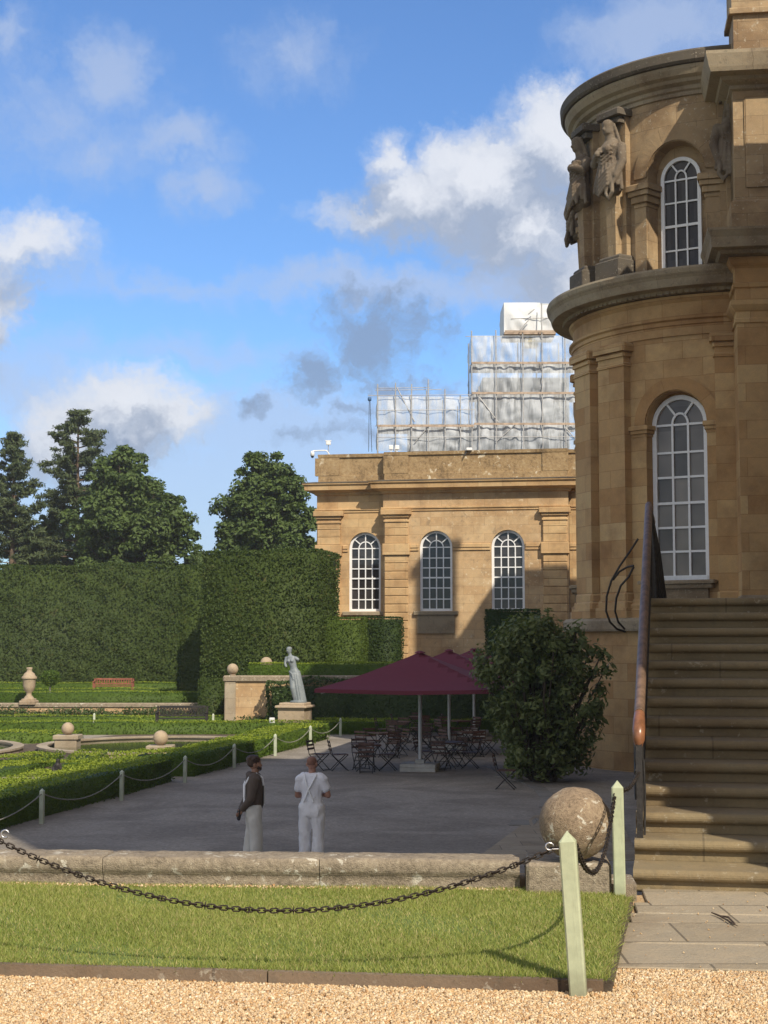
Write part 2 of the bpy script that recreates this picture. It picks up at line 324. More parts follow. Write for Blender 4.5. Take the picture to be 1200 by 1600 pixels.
# ------------------------------------------------------------------ mesh building
class MB:
    def __init__(s): s.v = []; s.f = []; s.uv = {}; s.sm = set()
    def add(s, vs, fs, uvs=None, smooth=False):
        o = len(s.v); s.v += [tuple(p) for p in vs]
        for i, f in enumerate(fs):
            if uvs: s.uv[len(s.f)] = [uvs[j] for j in f]
            if smooth: s.sm.add(len(s.f))
            s.f.append([j + o for j in f])
        return s
    def box(s, x0, x1, y0, y1, z0, z1, m=None, bev=0.0):
        if bev:
            b = bev
            ring = lambda z, e: [(x0 + e, y0, z), (x1 - e, y0, z), (x1, y0 + e, z), (x1, y1 - e, z), (x1 - e, y1, z), (x0 + e, y1, z), (x0, y1 - e, z), (x0, y0 + e, z)]
            def ring2(z): return [(x0 + b, y0 + b, z), (x1 - b, y0 + b, z), (x1 - b, y0 + b, z), (x1 - b, y1 - b, z), (x1 - b, y1 - b, z), (x0 + b, y1 - b, z), (x0 + b, y1 - b, z), (x0 + b, y0 + b, z)]
            vs = ring(z0, b) + ring(z1 - b, b)
            vs += [(x0 + b, y0 + b, z1), (x1 - b, y0 + b, z1), (x1 - b, y1 - b, z1), (x0 + b, y1 - b, z1)]
            fs = [[i, (i + 1) % 8, 8 + (i + 1) % 8, 8 + i] for i in range(8)]
            fs += [[8, 9, 17, 16], [10, 11, 18, 17], [12, 13, 19, 18], [14, 15, 16, 19], [9, 10, 17], [11, 12, 18], [13, 14, 19], [15, 8, 16], [16, 17, 18, 19], list(range(7, -1, -1))]
        else:
            vs = [(x0, y0, z0), (x1, y0, z0), (x1, y1, z0), (x0, y1, z0), (x0, y0, z1), (x1, y0, z1), (x1, y1, z1), (x0, y1, z1)]
            fs = [[3, 2, 1, 0], [4, 5, 6, 7], [0, 1, 5, 4], [1, 2, 6, 5], [2, 3, 7, 6], [3, 0, 4, 7]]
        if m is not None: vs = [m @ Vector(p) for p in vs]
        return s.add(vs, fs)
    def prism(s, poly, z0, z1, m=None):
        n = len(poly); vs = [(x, y, z0) for x, y in poly] + [(x, y, z1) for x, y in poly]
        if m is not None: vs = [m @ Vector(p) for p in vs]
        return s.add(vs, [list(range(n))[::-1], list(range(n, 2 * n))] + [[i, (i + 1) % n, n + (i + 1) % n, n + i] for i in range(n)])
    def lathe(s, prof, n=24, c=(0, 0, 0), m=None, smooth=True):
        vs = []; fs = []; k_ = len(prof)
        for i in range(n):
            a = 2 * math.pi * i / n
            vs += [(c[0] + r * math.cos(a), c[1] + r * math.sin(a), c[2] + z) for r, z in prof]
        for i in range(n):
            j = (i + 1) % n
            for q in range(k_ - 1): fs.append([i * k_ + q, j * k_ + q, j * k_ + q + 1, i * k_ + q + 1])
        if m is not None: vs = [m @ Vector(p) for p in vs]
        s.add(vs, fs, smooth=smooth)
        if prof[0][0] > 1e-4: s.add([vs[i * k_] for i in range(n)], [list(range(n))[::-1]])
        if prof[-1][0] > 1e-4: s.add([vs[i * k_ + k_ - 1] for i in range(n)], [list(range(n))])
        return s
    def sphere(s, c, r, n=24, sq=1.0):
        h = n // 2
        return s.lathe([(r * math.sin(math.pi * i / h), -r * sq * math.cos(math.pi * i / h)) for i in range(h + 1)], n, c)
    def tube(s, pts, rad, n=8, closed=False, flat=1.0, ref=None, smooth=True, round_=False):
        pts = [Vector(p) for p in pts]; N = len(pts)
        rads = rad if isinstance(rad, (list, tuple)) else [rad] * N
        vs = []; up = None
        for i in range(N):
            a = pts[(i - 1) % N] if (closed or i) else pts[0]; b = pts[(i + 1) % N] if (closed or i < N - 1) else pts[-1]
            t_ = (b - a).normalized()
            if up is None:
                up = Vector(ref) if ref else (Vector((0, 0, 1)) if abs(t_.z) < .9 else Vector((1, 0, 0)))
            up = (up - t_ * up.dot(t_)).normalized(); sd = t_.cross(up)
            r = rads[i]; rx, ry = r if isinstance(r, (tuple, list)) else (r, r * flat)
            vs += [pts[i] + (up * math.cos(2 * math.pi * q / n) * rx + sd * math.sin(2 * math.pi * q / n) * ry) for q in range(n)]
        fs = []
        for i in range(N if closed else N - 1):
            j = (i + 1) % N
            for q in range(n): fs.append([i * n + q, j * n + q, j * n + (q + 1) % n, i * n + (q + 1) % n][::-1])
        s.add(vs, fs, smooth=smooth)
        if not closed:
            s.add(vs[:n], [list(range(n))]); s.add(vs[-n:], [list(range(n))[::-1]])
        return s
    def sweep(s, prof, path, closed=False, m=None, smooth=False, cap=True, u0=0.0):
        P = [Vector((p[0], p[1])) for p in path]; N = len(P); K = len(prof)
        nrm = []
        for i in range(N):
            d1 = (P[i] - P[i - 1]).normalized() if (i or closed) else None
            d2 = (P[(i + 1) % N] - P[i]).normalized() if (i < N - 1 or closed) else None
            d1 = d1 or d2; d2 = d2 or d1
            n1 = Vector((d1.y, -d1.x)); n2 = Vector((d2.y, -d2.x))
            nn_ = (n1 + n2); nn_ = nn_ / max(.3, nn_.length_squared / 2); nrm.append(nn_)
        vs = []; uv = []; L = u0; pl = [0]
        for q in range(1, K): pl.append(pl[-1] + math.hypot(prof[q][0] - prof[q - 1][0], prof[q][1] - prof[q - 1][1]))
        for i in range(N):
            if i: L += (P[i] - P[i - 1]).length
            for q, (o, z) in enumerate(prof):
                p = P[i] + nrm[i] * o; vs.append((p.x, p.y, z)); uv.append((L, prof[0][1] + pl[q]))
        fs = []
        for i in range(N if closed else N - 1):
            j = (i + 1) % N
            for q in range(K - 1): fs.append([i * K + q, j * K + q, j * K + q + 1, i * K + q + 1])
        if m is not None: vs = [m @ Vector(p) for p in vs]
        s.add(vs, fs, uv, smooth)
        if not closed and cap and K > 2:
            s.add(vs[:K], [list(range(K))[::-1]]); s.add(vs[-K:], [list(range(K))])
        return s
    def build(s, name, material, parent=None, loc=(0, 0, 0), rz=0, world=False, sub=None):
        org = Vector((0, 0, 0))
        if world:
            q = parent
            org = Vector(loc)
            while q is not None: org = org + q.location; q = q.parent
        me = bpy.data.meshes.new(name)
        vs = [(Vector(p) - org) for p in s.v] if world else s.v
        me.from_pydata(vs, [], s.f); me.update()
        ul = me.uv_layers.new(name='UV'); dat = np.zeros(len(me.loops) * 2, np.float32)
        for p in me.polygons:
            e = s.uv.get(p.index); n = p.normal; ax, ay, az_ = abs(n.x), abs(n.y), abs(n.z)
            for k2, li in enumerate(p.loop_indices):
                if e: u_, v_ = e[k2]
                else:
                    x, y, z = s.v[p.vertices[k2]]
                    u_, v_ = (x, y) if az_ >= max(ax, ay) else ((y, z) if ax > ay else (x, z))
                dat[li * 2] = u_; dat[li * 2 + 1] = v_
            if p.index in s.sm: p.use_smooth = True
        ul.data.foreach_set('uv', dat)
        me.materials.append(material)
        o = bpy.data.objects.new(name, me); C.objects.link(o); o.location = loc; o.rotation_euler = (0, 0, rz)
        if parent is not None: o.parent = parent
        return o
def npmesh(name, verts, faces_flat, n_per, material, parent=None, loc=(0, 0, 0), rz=0, shade=False):
    me = bpy.data.meshes.new(name); nf = len(faces_flat) // n_per
    me.vertices.add(len(verts)); me.vertices.foreach_set('co', np.asarray(verts, np.float32).ravel())
    me.loops.add(len(faces_flat)); me.loops.foreach_set('vertex_index', np.asarray(faces_flat, np.int32))
    me.polygons.add(nf); me.polygons.foreach_set('loop_start', np.arange(0, nf * n_per, n_per, dtype=np.int32))
    if shade: me.polygons.foreach_set('use_smooth', np.ones(nf, bool))
    me.update(calc_edges=True); me.materials.append(material)
    o = bpy.data.objects.new(name, me); C.objects.link(o); o.location = loc; o.rotation_euler = (0, 0, rz)
    if parent is not None: o.parent = parent
    return o
def tag(o, label=None, cat=None, group=None, kind=None):
    if label: o['label'] = label
    if cat: o['category'] = cat
    if group: o['group'] = group
    if kind: o['kind'] = kind
    return o
def thing(name, label, cat, loc=(0, 0, 0), rz=0, group=None):
    o = bpy.data.objects.new(name, None); C.objects.link(o); o.empty_display_size = .2
    o.location = loc; o.rotation_euler = (0, 0, rz); return tag(o, label, cat, group)
def dup(root, loc, rz=None, label=None, group=None):
    kids = {}
    for o in bpy.data.objects:
        if o.parent is not None: kids.setdefault(o.parent.name, []).append(o)
    def cp(o, par):
        c = o.copy(); C.objects.link(c)
        if par is not None: c.parent = par
        for ch in kids.get(o.name, []): cp(ch, c)
        return c
    r = cp(root, None); r.location = loc
    if rz is not None: r.rotation_euler = (0, 0, rz)
    if label: r['label'] = label
    if group: r['group'] = group
    return r
def struct(o): o['kind'] = 'structure'; return o
def leaves(pos, nrm, size, tilt=.8, asp=.6, fold=False):
    """diamond leaf faces at pos, roughly facing nrm"""
    n = len(pos); nrm = nrm + RNG.normal(0, tilt, (n, 3)); nrm /= np.linalg.norm(nrm, axis=1, keepdims=True) + 1e-9
    t_ = RNG.normal(0, 1, (n, 3)); t_ -= nrm * (t_ * nrm).sum(1, keepdims=True); t_ /= np.linalg.norm(t_, axis=1, keepdims=True) + 1e-9
    b_ = np.cross(nrm, t_); s_ = (size * RNG.uniform(.6, 1.35, n))[:, None]
    v = np.stack([pos - t_ * s_ * .5, pos + b_ * s_ * asp * .5, pos + t_ * s_ * .5, pos - b_ * s_ * asp * .5], 1).reshape(-1, 3)
    f = np.arange(n * 4); return v, f
def lump(p, a, f, ph):
    return a * (np.sin(p[:, 0] * f + ph) * np.cos(p[:, 1] * f * 1.13 + ph * 2) + np.sin(p[:, 2] * f * 1.27 + p[:, 0] * f * .6 + ph * 3)) * .5
def hedge(name, label, cat, loc, rz, L, Wd, H, leaf, dens, material, group=None, rough=.04, tilt=.55, top=None):
    """clipped hedge: box of leaves around a solid heart; x along the length, centred"""
    vs = []; fs = []; off = 0; ph = RNG.uniform(0, 6); ti = []
    faces = [((-L / 2, -Wd / 2, 0), (L, 0, 0), (0, 0, H), (0, -1, 0)), ((-L / 2, Wd / 2, 0), (L, 0, 0), (0, 0, H), (0, 1, 0)),
             ((-L / 2, -Wd / 2, 0), (0, Wd, 0), (0, 0, H), (-1, 0, 0)), ((L / 2, -Wd / 2, 0), (0, Wd, 0), (0, 0, H), (1, 0, 0)),
             ((-L / 2, -Wd / 2, H), (L, 0, 0), (0, Wd, 0), (0, 0, 1))]
    for fi, (o, a, b, n) in enumerate(faces):
        o, a, b, n = map(np.array, (o, a, b, n)); ar = np.linalg.norm(a) * np.linalg.norm(b)
        cnt = int(ar * dens * (.5 if fi == 1 else 1)) + 4
        u_ = RNG.uniform(0, 1, (cnt, 2)); p = o + u_[:, :1] * a + u_[:, 1:] * b
        d = lump(p, rough, 1.1, ph) + lump(p, rough * .6, 3.7, ph) + RNG.uniform(-leaf * .5, leaf * .25, cnt)
        p = p + n * d[:, None]; p[:, 2] = np.maximum(p[:, 2], leaf * .2)
        v, f = leaves(p, np.tile(n, (cnt, 1)).astype(float), leaf, tilt)
        vs.append(v); fs.append(f + off); off += len(v); ti += [1 if fi == 4 else 0] * cnt
    e = leaf * .6 + rough
    x, y, z = L / 2 - e, Wd / 2 - e, H - e
    cv = np.array([(-x, -y, 0), (x, -y, 0), (x, y, 0), (-x, y, 0), (-x, -y, z), (x, -y, z), (x, y, z), (-x, y, z)])
    cf = np.array([4, 5, 6, 7, 0, 1, 5, 4, 1, 2, 6, 5, 2, 3, 7, 6, 3, 0, 4, 7]) + off
    vs.append(cv); fs.append(cf)
    o = npmesh(name, np.concatenate(vs), np.concatenate(fs), 4, material, None, loc, rz)
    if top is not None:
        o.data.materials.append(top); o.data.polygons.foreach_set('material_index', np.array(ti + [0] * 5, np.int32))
    return tag(o, label, cat, group)
def remesh(mb, name, material, voxel, parent=None, loc=(0, 0, 0), rz=0, smooth=3, fold=0.0):
    me = bpy.data.meshes.new('tmp'); me.from_pydata(mb.v, [], mb.f); me.update()
    o = bpy.data.objects.new('tmp', me); C.objects.link(o)
    m = o.modifiers.new('r', 'REMESH'); m.mode = 'VOXEL'; m.voxel_size = voxel; m.use_smooth_shade = True
    if smooth:
        q = o.modifiers.new('s', 'SMOOTH'); q.factor = .5; q.iterations = smooth
    dg_ = bpy.context.evaluated_depsgraph_get(); ev = o.evaluated_get(dg_)
    nm = bpy.data.meshes.new_from_object(ev); nm.name = name
    bpy.data.objects.remove(o); bpy.data.meshes.remove(me)
    nm.materials.clear(); nm.materials.append(material)
    nm.polygons.foreach_set('use_smooth', np.ones(len(nm.polygons), bool))
    if fold:
        for v in nm.vertices:
            p = v.co; q = mnoise.noise(Vector((p.x * 9 + p.z * 3, p.y * 9 - p.z * 2, p.z * 4.5))) + .5 * mnoise.noise(Vector((p.x * 24, p.y * 24 + p.z * 8, p.z * 13)))
            v.co = p + v.normal * q * fold
    r = bpy.data.objects.new(name, nm); C.objects.link(r); r.location = loc; r.rotation_euler = (0, 0, rz)
    if parent is not None: r.parent = parent
    return r
def cap(mb, pts, rads, n=12, ref=(1, 0, 0)):
    """limb: tapered tube with rounded ends; rads are (rx along ref, ry) or numbers"""
    pts = [Vector(p) for p in pts]; rr = [r if isinstance(r, tuple) else (r, r) for r in rads]
    t0 = (pts[0] - pts[1]).normalized(); t1 = (pts[-1] - pts[-2]).normalized()
    P_ = []; R_ = []
    for k_ in (.98, .8, .45):
        m_ = min(rr[0]); P_.append(pts[0] + t0 * m_ * k_ * .8); q = math.sqrt(1 - k_ * k_) + .02; R_.append((rr[0][0] * q, rr[0][1] * q))
    P_ += pts; R_ += rr
    for k_ in (.45, .8, .98):
        m_ = min(rr[-1]); P_.append(pts[-1] + t1 * m_ * k_ * .8); q = math.sqrt(1 - k_ * k_) + .02; R_.append((rr[-1][0] * q, rr[-1][1] * q))
    return mb.tube(P_, R_, n, ref=ref)
# ------------------------------------------------------------------ building helpers
def wall_panel(mb, fn, s0, s1, z0, z1, ops, depth, step=.5):
    """wall in (s, z) with arched openings (centre, half width, sill, springing) and their reveals"""
    br = [s0, s1]
    for (c, hw, zs, zp) in ops: br += [c + hw * math.cos(math.pi * i / 16) for i in range(17)]
    n = max(1, int((s1 - s0) / step)); br += [s0 + (s1 - s0) * i / n for i in range(1, n)]
    br = sorted(br); bb = [br[0]]
    for b in br[1:]:
        if b - bb[-1] > 1e-4: bb.append(b)
    def q(a, b, za, zb, zc, zd):
        pts = [(a, za), (b, zb), (b, zc), (a, zd)]
        mb.add([fn(s, z, 0) for s, z in pts], [[0, 1, 2, 3]], pts)
    for a, b in zip(bb, bb[1:]):
        m = (a + b) / 2; op = next((o for o in ops if abs(m - o[0]) < o[1]), None)
        if op is None: q(a, b, z0, z0, z1, z1); continue
        c, hw, zs, zp = op
        arc = lambda s: zp + math.sqrt(max(0, hw * hw - (s - c) ** 2))
        q(a, b, z0, z0, zs, zs); q(a, b, arc(a), arc(b), z1, z1)
        mb.add([fn(a, arc(a), 0), fn(b, arc(b), 0), fn(b, arc(b), depth), fn(a, arc(a), depth)], [[3, 2, 1, 0]], [(a, 0), (b, 0), (b, depth), (a, depth)])
        mb.add([fn(a, zs, 0), fn(b, zs, 0), fn(b, zs, depth), fn(a, zs, depth)], [[0, 1, 2, 3]], [(a, 0), (b, 0), (b, depth), (a, depth)])
    for (c, hw, zs, zp) in ops:
        for sg in (-1, 1):
            s = c + sg * hw
            mb.add([fn(s, zs, 0), fn(s, zp, 0), fn(s, zp, depth), fn(s, zs, depth)], [[0, 1, 2, 3]], [(0, zs), (0, zp), (depth, zp), (depth, zs)])
def arc_band(mb, fn, c, hw, zp, wdt, proud, n=20):
    """flat archivolt round an arch"""
    for i in range(n):
        a0, a1 = math.pi * i / n, math.pi * (i + 1) / n
        def p(a, r, d): return fn(c + r * math.cos(a), zp + r * math.sin(a), -d)
        mb.add([p(a0, hw, proud), p(a0, hw + wdt, proud), p(a1, hw + wdt, proud), p(a1, hw, proud)], [[0, 1, 2, 3]], [(a0 * hw, 0), (a0 * hw, wdt), (a1 * hw, wdt), (a1 * hw, 0)])
        mb.add([p(a0, hw + wdt, proud), p(a0, hw + wdt, 0), p(a1, hw + wdt, 0), p(a1, hw + wdt, proud)], [[0, 1, 2, 3]])
        mb.add([p(a0, hw, 0), p(a0, hw, proud), p(a1, hw, proud), p(a1, hw, 0)], [[0, 1, 2, 3]])
def window(parent, w, hs, cols, zr, zl, fan, glassm, loc, rz, ft=.09, bw=.035, nm='window'):
    """arched sash window facing -Y, sill centre at loc; zr = glazing bar heights, zl = meeting rail height"""
    hw = w / 2
    def outline(e, n=24):
        return [(-hw + e, e)] + [(-(hw - e) * math.cos(math.pi * i / n), hs + (hw - e) * math.sin(math.pi * i / n)) for i in range(n + 1)] + [(hw - e, e)]
    fr = MB(); o0 = outline(0); o1 = outline(ft); N = len(o0)
    for y0, y1, a, b in ((-.07, .05, o0, o1),):
        for i in range(N):
            j = (i + 1) % N
            fr.add([(a[i][0], y0, a[i][1]), (a[j][0], y0, a[j][1]), (b[j][0], y0, b[j][1]), (b[i][0], y0, b[i][1])], [[0, 1, 2, 3]])
            fr.add([(b[i][0], y0, b[i][1]), (b[j][0], y0, b[j][1]), (b[j][0], y1, b[j][1]), (b[i][0], y1, b[i][1])], [[0, 1, 2, 3]])
            fr.add([(a[i][0], y0, a[i][1]), (a[j][0], y0, a[j][1]), (a[j][0], y1, a[j][1]), (a[i][0], y1, a[i][1])], [[3, 2, 1, 0]])
    fr.box(-hw + ft * .5, hw - ft * .5, -.09, -.071, .0, .11)
    f = fr.build(nm, M_WHITE, parent, loc, rz)
    gb = MB(); iw = hw - ft
    gb.box(-iw, iw, -.055, -.01, zl - .035, zl + .035)
    for z in zr: gb.box(-iw, iw, -.04, .0, z - bw / 2, z + bw / 2)
    for c in range(1, cols):
        x = -iw + 2 * iw * c / cols
        top = hs
        if fan == 'four' and c == cols // 2: top = hs + iw * .5
        gb.box(x - bw / 2, x + bw / 2, -.045, -.002, ft, top)
    ri = iw / cols * (1 if fan == 'three' else 2) * (1.0 if fan == 'three' else .98)
    pts = [(ri * math.cos(math.pi * i / 14), hs + ri * (1.35 if fan == 'three' else 1) * math.sin(math.pi * i / 14)) for i in range(15)]
    def bar(p, q, wd=bw):
        d = Vector((q[0] - p[0], q[1] - p[1])); n = Vector((-d.y, d.x)).normalized() * wd / 2
        c4 = [(p[0] + n.x, p[1] + n.y), (p[0] - n.x, p[1] - n.y), (q[0] - n.x, q[1] - n.y), (q[0] + n.x, q[1] + n.y)]
        gb.add([(x, -.046, z) for x, z in c4] + [(x, -.004, z) for x, z in c4], [[0, 1, 2, 3], [0, 4, 5, 1], [1, 5, 6, 2], [2, 6, 7, 3], [3, 7, 4, 0]])
    for a, b in zip(pts, pts[1:]): bar(a, b)
    for ang in ((57, 123) if fan == 'three' else (40, 90, 140)):
        a = R(ang); k_ = 1.3 if fan == 'three' else 1
        bar((ri * math.cos(a), hs + ri * k_ * math.sin(a)), (iw * 1.02 * math.cos(a), hs + iw * 1.02 * math.sin(a)))
    gb.build('glazing_bars', M_WHITE, f)
    pn = MB(); op = outline(ft * .8); pn.add([(x, .012, z) for x, z in op], [list(range(len(op)))[::-1]])
    pn.build('pane', glassm, f)
    return f
def A2(a): return (math.sin(R(a)), math.cos(R(a)))
# ------------------------------------------------------------------ palace: round bow, corner pier, towers
TZ = -1.95                                      # lower terrace level
LAND = 1.995                                    # piano nobile / stair landing level
BC = Vector((10.18, 45.0))
palace = thing('palace', 'tall honey stone palace with a round bow carrying carved figures, right of the terrace', 'palace', (10.2, 42, TZ))
def bp(phi, r): return (BC.x - r * math.sin(R(phi)), BC.y - r * math.cos(R(phi)))
def bpath(p0=196, p1=-14, st=3):
    n = int((p0 - p1) / st); return [bp(p0 + (p1 - p0) * i / n, 0) for i in range(n + 1)], [p0 + (p1 - p0) * i / n for i in range(n + 1)]
def bsweep(mb, prof, r, p0=196, p1=-14, st=3):
    n = int((p0 - p1) / st); return mb.sweep(prof, [bp(p0 + (p1 - p0) * i / n, r) for i in range(n + 1)])
RW, RA = 4.5, 4.2
def bowfn(r0):
    def fn(s, z, d):
        x, y = bp(-math.degrees(s / r0), r0 - d); return (x, y, z)
    return fn
def sdeg(phi, r0): return -R(phi) * r0
WP = 31.0                                       # bearing of the window we see
LW = [WP, 98.0, 165.0]
# main storey wall
mb = MB(); wall_panel(mb, bowfn(RW), sdeg(196, RW), sdeg(-14, RW), 2.5, 10.5, [(sdeg(p, RW), .86, 3.2, 7.42) for p in LW], .55, .3)
mb.build('bow_wall', M_BOW, palace, world=True)
mb = MB(); wall_panel(mb, bowfn(RA), sdeg(196, RA), sdeg(-14, RA), 11.3, 16.45, [(sdeg(p, RA), .83, 11.55, 14.22) for p in LW], .62, .3)
mb.build('attic_wall', M_BOWG, palace, world=True)
# basement and its ledge
mb = MB(); bsweep(mb, [(0, TZ - .2), (0, 1.84)], 4.72); mb.build('basement_wall', M_BOW, palace, world=True)
mb = MB(); bsweep(mb, [(-.3, 1.84), (.17, 1.84), (.19, 1.9), (.19, 2.12), (.12, 2.2), (-.5, 2.2)], 4.72); mb.build('ledge', M_CORN, palace, world=True)
mb = MB(); bsweep(mb, [(.2, 2.2), (.2, 2.42), (.14, 2.45), (.17, 2.55), (.06, 2.62), (.06, 2.66), (.02, 2.72), (-.1, 2.72)], RW); mb.build('base_moulding', M_BOW, palace, world=True)
# entablature and cornice
mb = MB(); bsweep(mb, [(-.1, 9.72), (.05, 9.74), (.05, 10.0), (.09, 10.02), (.09, 10.12), (.16, 10.16), (.16, 10.22), (.04, 10.24), (.04, 10.62), (.12, 10.70), (.16, 10.78), (-.1, 10.8)], RW)
mb.build('entablature', M_BOW, palace, world=True)
mb = MB(); bsweep(mb, [(-.2, 10.8), (.30, 10.82), (.36, 10.90), (.66, 10.92), (.68, 10.98), (.72, 11.12), (.80, 11.24), (.82, 11.34), (.80, 11.40), (-.5, 11.52)], RW)
mb.build('main_cornice', M_CORN, palace, world=True)
mb = MB()
for i in range(int(196 / 2.2)):
    p = 190 - i * 2.2; x, y = bp(p, RW + .22)
    mb.box(-.06, .06, -.12, .12, 10.805, 10.895, Matrix.Translation((x, y, 0)) @ Matrix.Rotation(-R(p), 4, 'Z'))
mb.build('dentil_course', M_CORN, palace, world=True)
mb = MB(); bsweep(mb, [(-.1, 16.2), (.06, 16.22), (.06, 16.32), (.12, 16.36), (.12, 16.46), (.26, 16.52), (.30, 16.60), (.42, 16.66), (.50, 16.80), (.52, 16.88), (-.2, 16.9)], RA)
mb.build('attic_cornice', M_CORN, palace, world=True)
mb = MB(); bsweep(mb, [(.0, 16.9), (.58, 16.9), (.64, 16.96), (.66, 17.18), (.60, 17.24), (-.8, 17.30)], RA)
mb.build('roof_kerb', M_CORND, palace, world=True)
mb = MB(); mb.prism([bp(p, 3.6) for p in range(190, -20, -10)][::-1], 17.2, 17.32); mb.build('bow_roof', M_LEAD, palace, world=True)
# pilasters of the main storey
def pilaster(phi, w, r, z0, z1, proud, mat_, caps=True):
    mb = MB(); x, y = bp(phi, r); m = Matrix.Translation((x, y, 0)) @ Matrix.Rotation(-R(phi), 4, 'Z'); h = w / 2
    mb.box(-h, h, -proud, .25, z0 + .72, z1 - .66, m)
    mb.box(-h - .10, h + .10, -proud - .12, .25, z0, z0 + .28, m, .01); mb.box(-h - .06, h + .06, -proud - .08, .25, z0 + .282, z0 + .48, m, .05)
    mb.box(-h - .03, h + .03, -proud - .04, .25, z0 + .482, z0 + .718, m, .06)
    mb.box(-h - .04, h + .04, -proud - .04, .25, z1 - .658, z1 - .56, m, .02); mb.box(-h - .0, h + .0, -proud - .005, .25, z1 - .558, z1 - .40, m)
    mb.box(-h - .06, h + .06, -proud - .06, .25, z1 - .398, z1 - .26, m, .05); mb.box(-h - .13, h + .13, -proud - .13, .25, z1 - .258, z1 - .02, m, .05)
    return mb.build('pilaster', mat_, palace, world=True)
for c in LW:
    for off in (21.5 + 1, 40):
        if c == 165: continue
        pilaster(c + off + 1.5, 1.02, RW, 2.2, 9.74, .22, M_BOW)
pilaster(WP - 20, .95, RW, 2.2, 9.74, .16, M_BOW)
# arches, imposts, sills
for c in LW:
    fn = bowfn(RW); s = sdeg(c, RW); mb = MB(); arc_band(mb, fn, s, .88, 7.42, .34, .05); mb.build('arch_moulding', M_BOW, palace, world=True)
    fa = bowfn(RA); s = sdeg(c, RA); mb = MB(); arc_band(mb, fa, s, .85, 14.22, .42, .05); mb.build('arch_moulding', M_BOWG, palace, world=True)
    for sg in (-1, 1):
        mb = MB(); ph = c + sg * math.degrees(1.08 / RW); x, y = bp(ph, RW); m = Matrix.Translation((x, y, 0)) @ Matrix.Rotation(-R(ph), 4, 'Z')
        for a, b, e in ((7.12, 7.2, .02), (7.202, 7.30, .06), (7.302, 7.42, .10)): mb.box(-.22 - e, .22 + e, -e, .5, a, b, m, .015)
        mb.build('impost', M_BOW, palace, world=True)
        mb = MB(); ph = c + sg * math.degrees(1.03 / RA); x, y = bp(ph, RA); m = Matrix.Translation((x, y, 0)) @ Matrix.Rotation(-R(ph), 4, 'Z')
        for a, b, e in ((13.42, 13.54, .03), (13.542, 13.72, .09), (13.722, 13.86, .15), (13.862, 14.03, .20)): mb.box(-.19 - e, .19 + e, -e - .08, .5, a, b, m, .03)
        mb.box(-.19, .19, -.08, .5, 11.5, 13.42, m)
        mb.build('impost', M_BOWG, palace, world=True)
    mb = MB(); x, y = bp(c, RW); m = Matrix.Translation((x, y, 0)) @ Matrix.Rotation(-R(c), 4, 'Z')
    mb.box(-1.0, 1.0, -.14, .5, 2.98, 3.1, m, .02); mb.box(-1.08, 1.08, -.2, .5, 3.102, 3.2, m, .03); mb.box(-.86, .86, -.05, .3, 2.72, 2.978, m)
    mb.build('sill', M_CORN, palace, world=True)
    x, y = bp(c, RW - .42)
    mb = MB(); wall_panel(mb, bowfn(RW - .40), sdeg(c, RW - .40) - 1.0, sdeg(c, RW - .40) + 1.0, 3.1, 8.6, [(sdeg(c, RW - .40), .765, 3.25, 7.41)], .12, .3); mb.build('window_surround', M_BOW, palace, world=True)
    p = palace.location
    window(palace, 1.58, 4.2, 3, [.77, 1.42, 2.78, 3.45, 4.2], 2.08, 'three', M_BLIND, (x - p.x, y - p.y, 3.22 - p.z), -R(c), .12, .058, 'sash_window')
    x, y = bp(c, RA - .5)
    mb = MB(); wall_panel(mb, bowfn(RA - .46), sdeg(c, RA - .46) - 1.0, sdeg(c, RA - .46) + 1.0, 11.4, 15.2, [(sdeg(c, RA - .46), .555, 11.6, 14.14)], .12, .3); mb.build('window_surround', M_BOWG, palace, world=True)
    window(palace, 1.16, 2.60, 3, [.66, 1.96, 2.57], 1.32, 'three', M_PANE, (x - p.x, y - p.y, 11.56 - p.z), -R(c), .10, .045, 'attic_window')
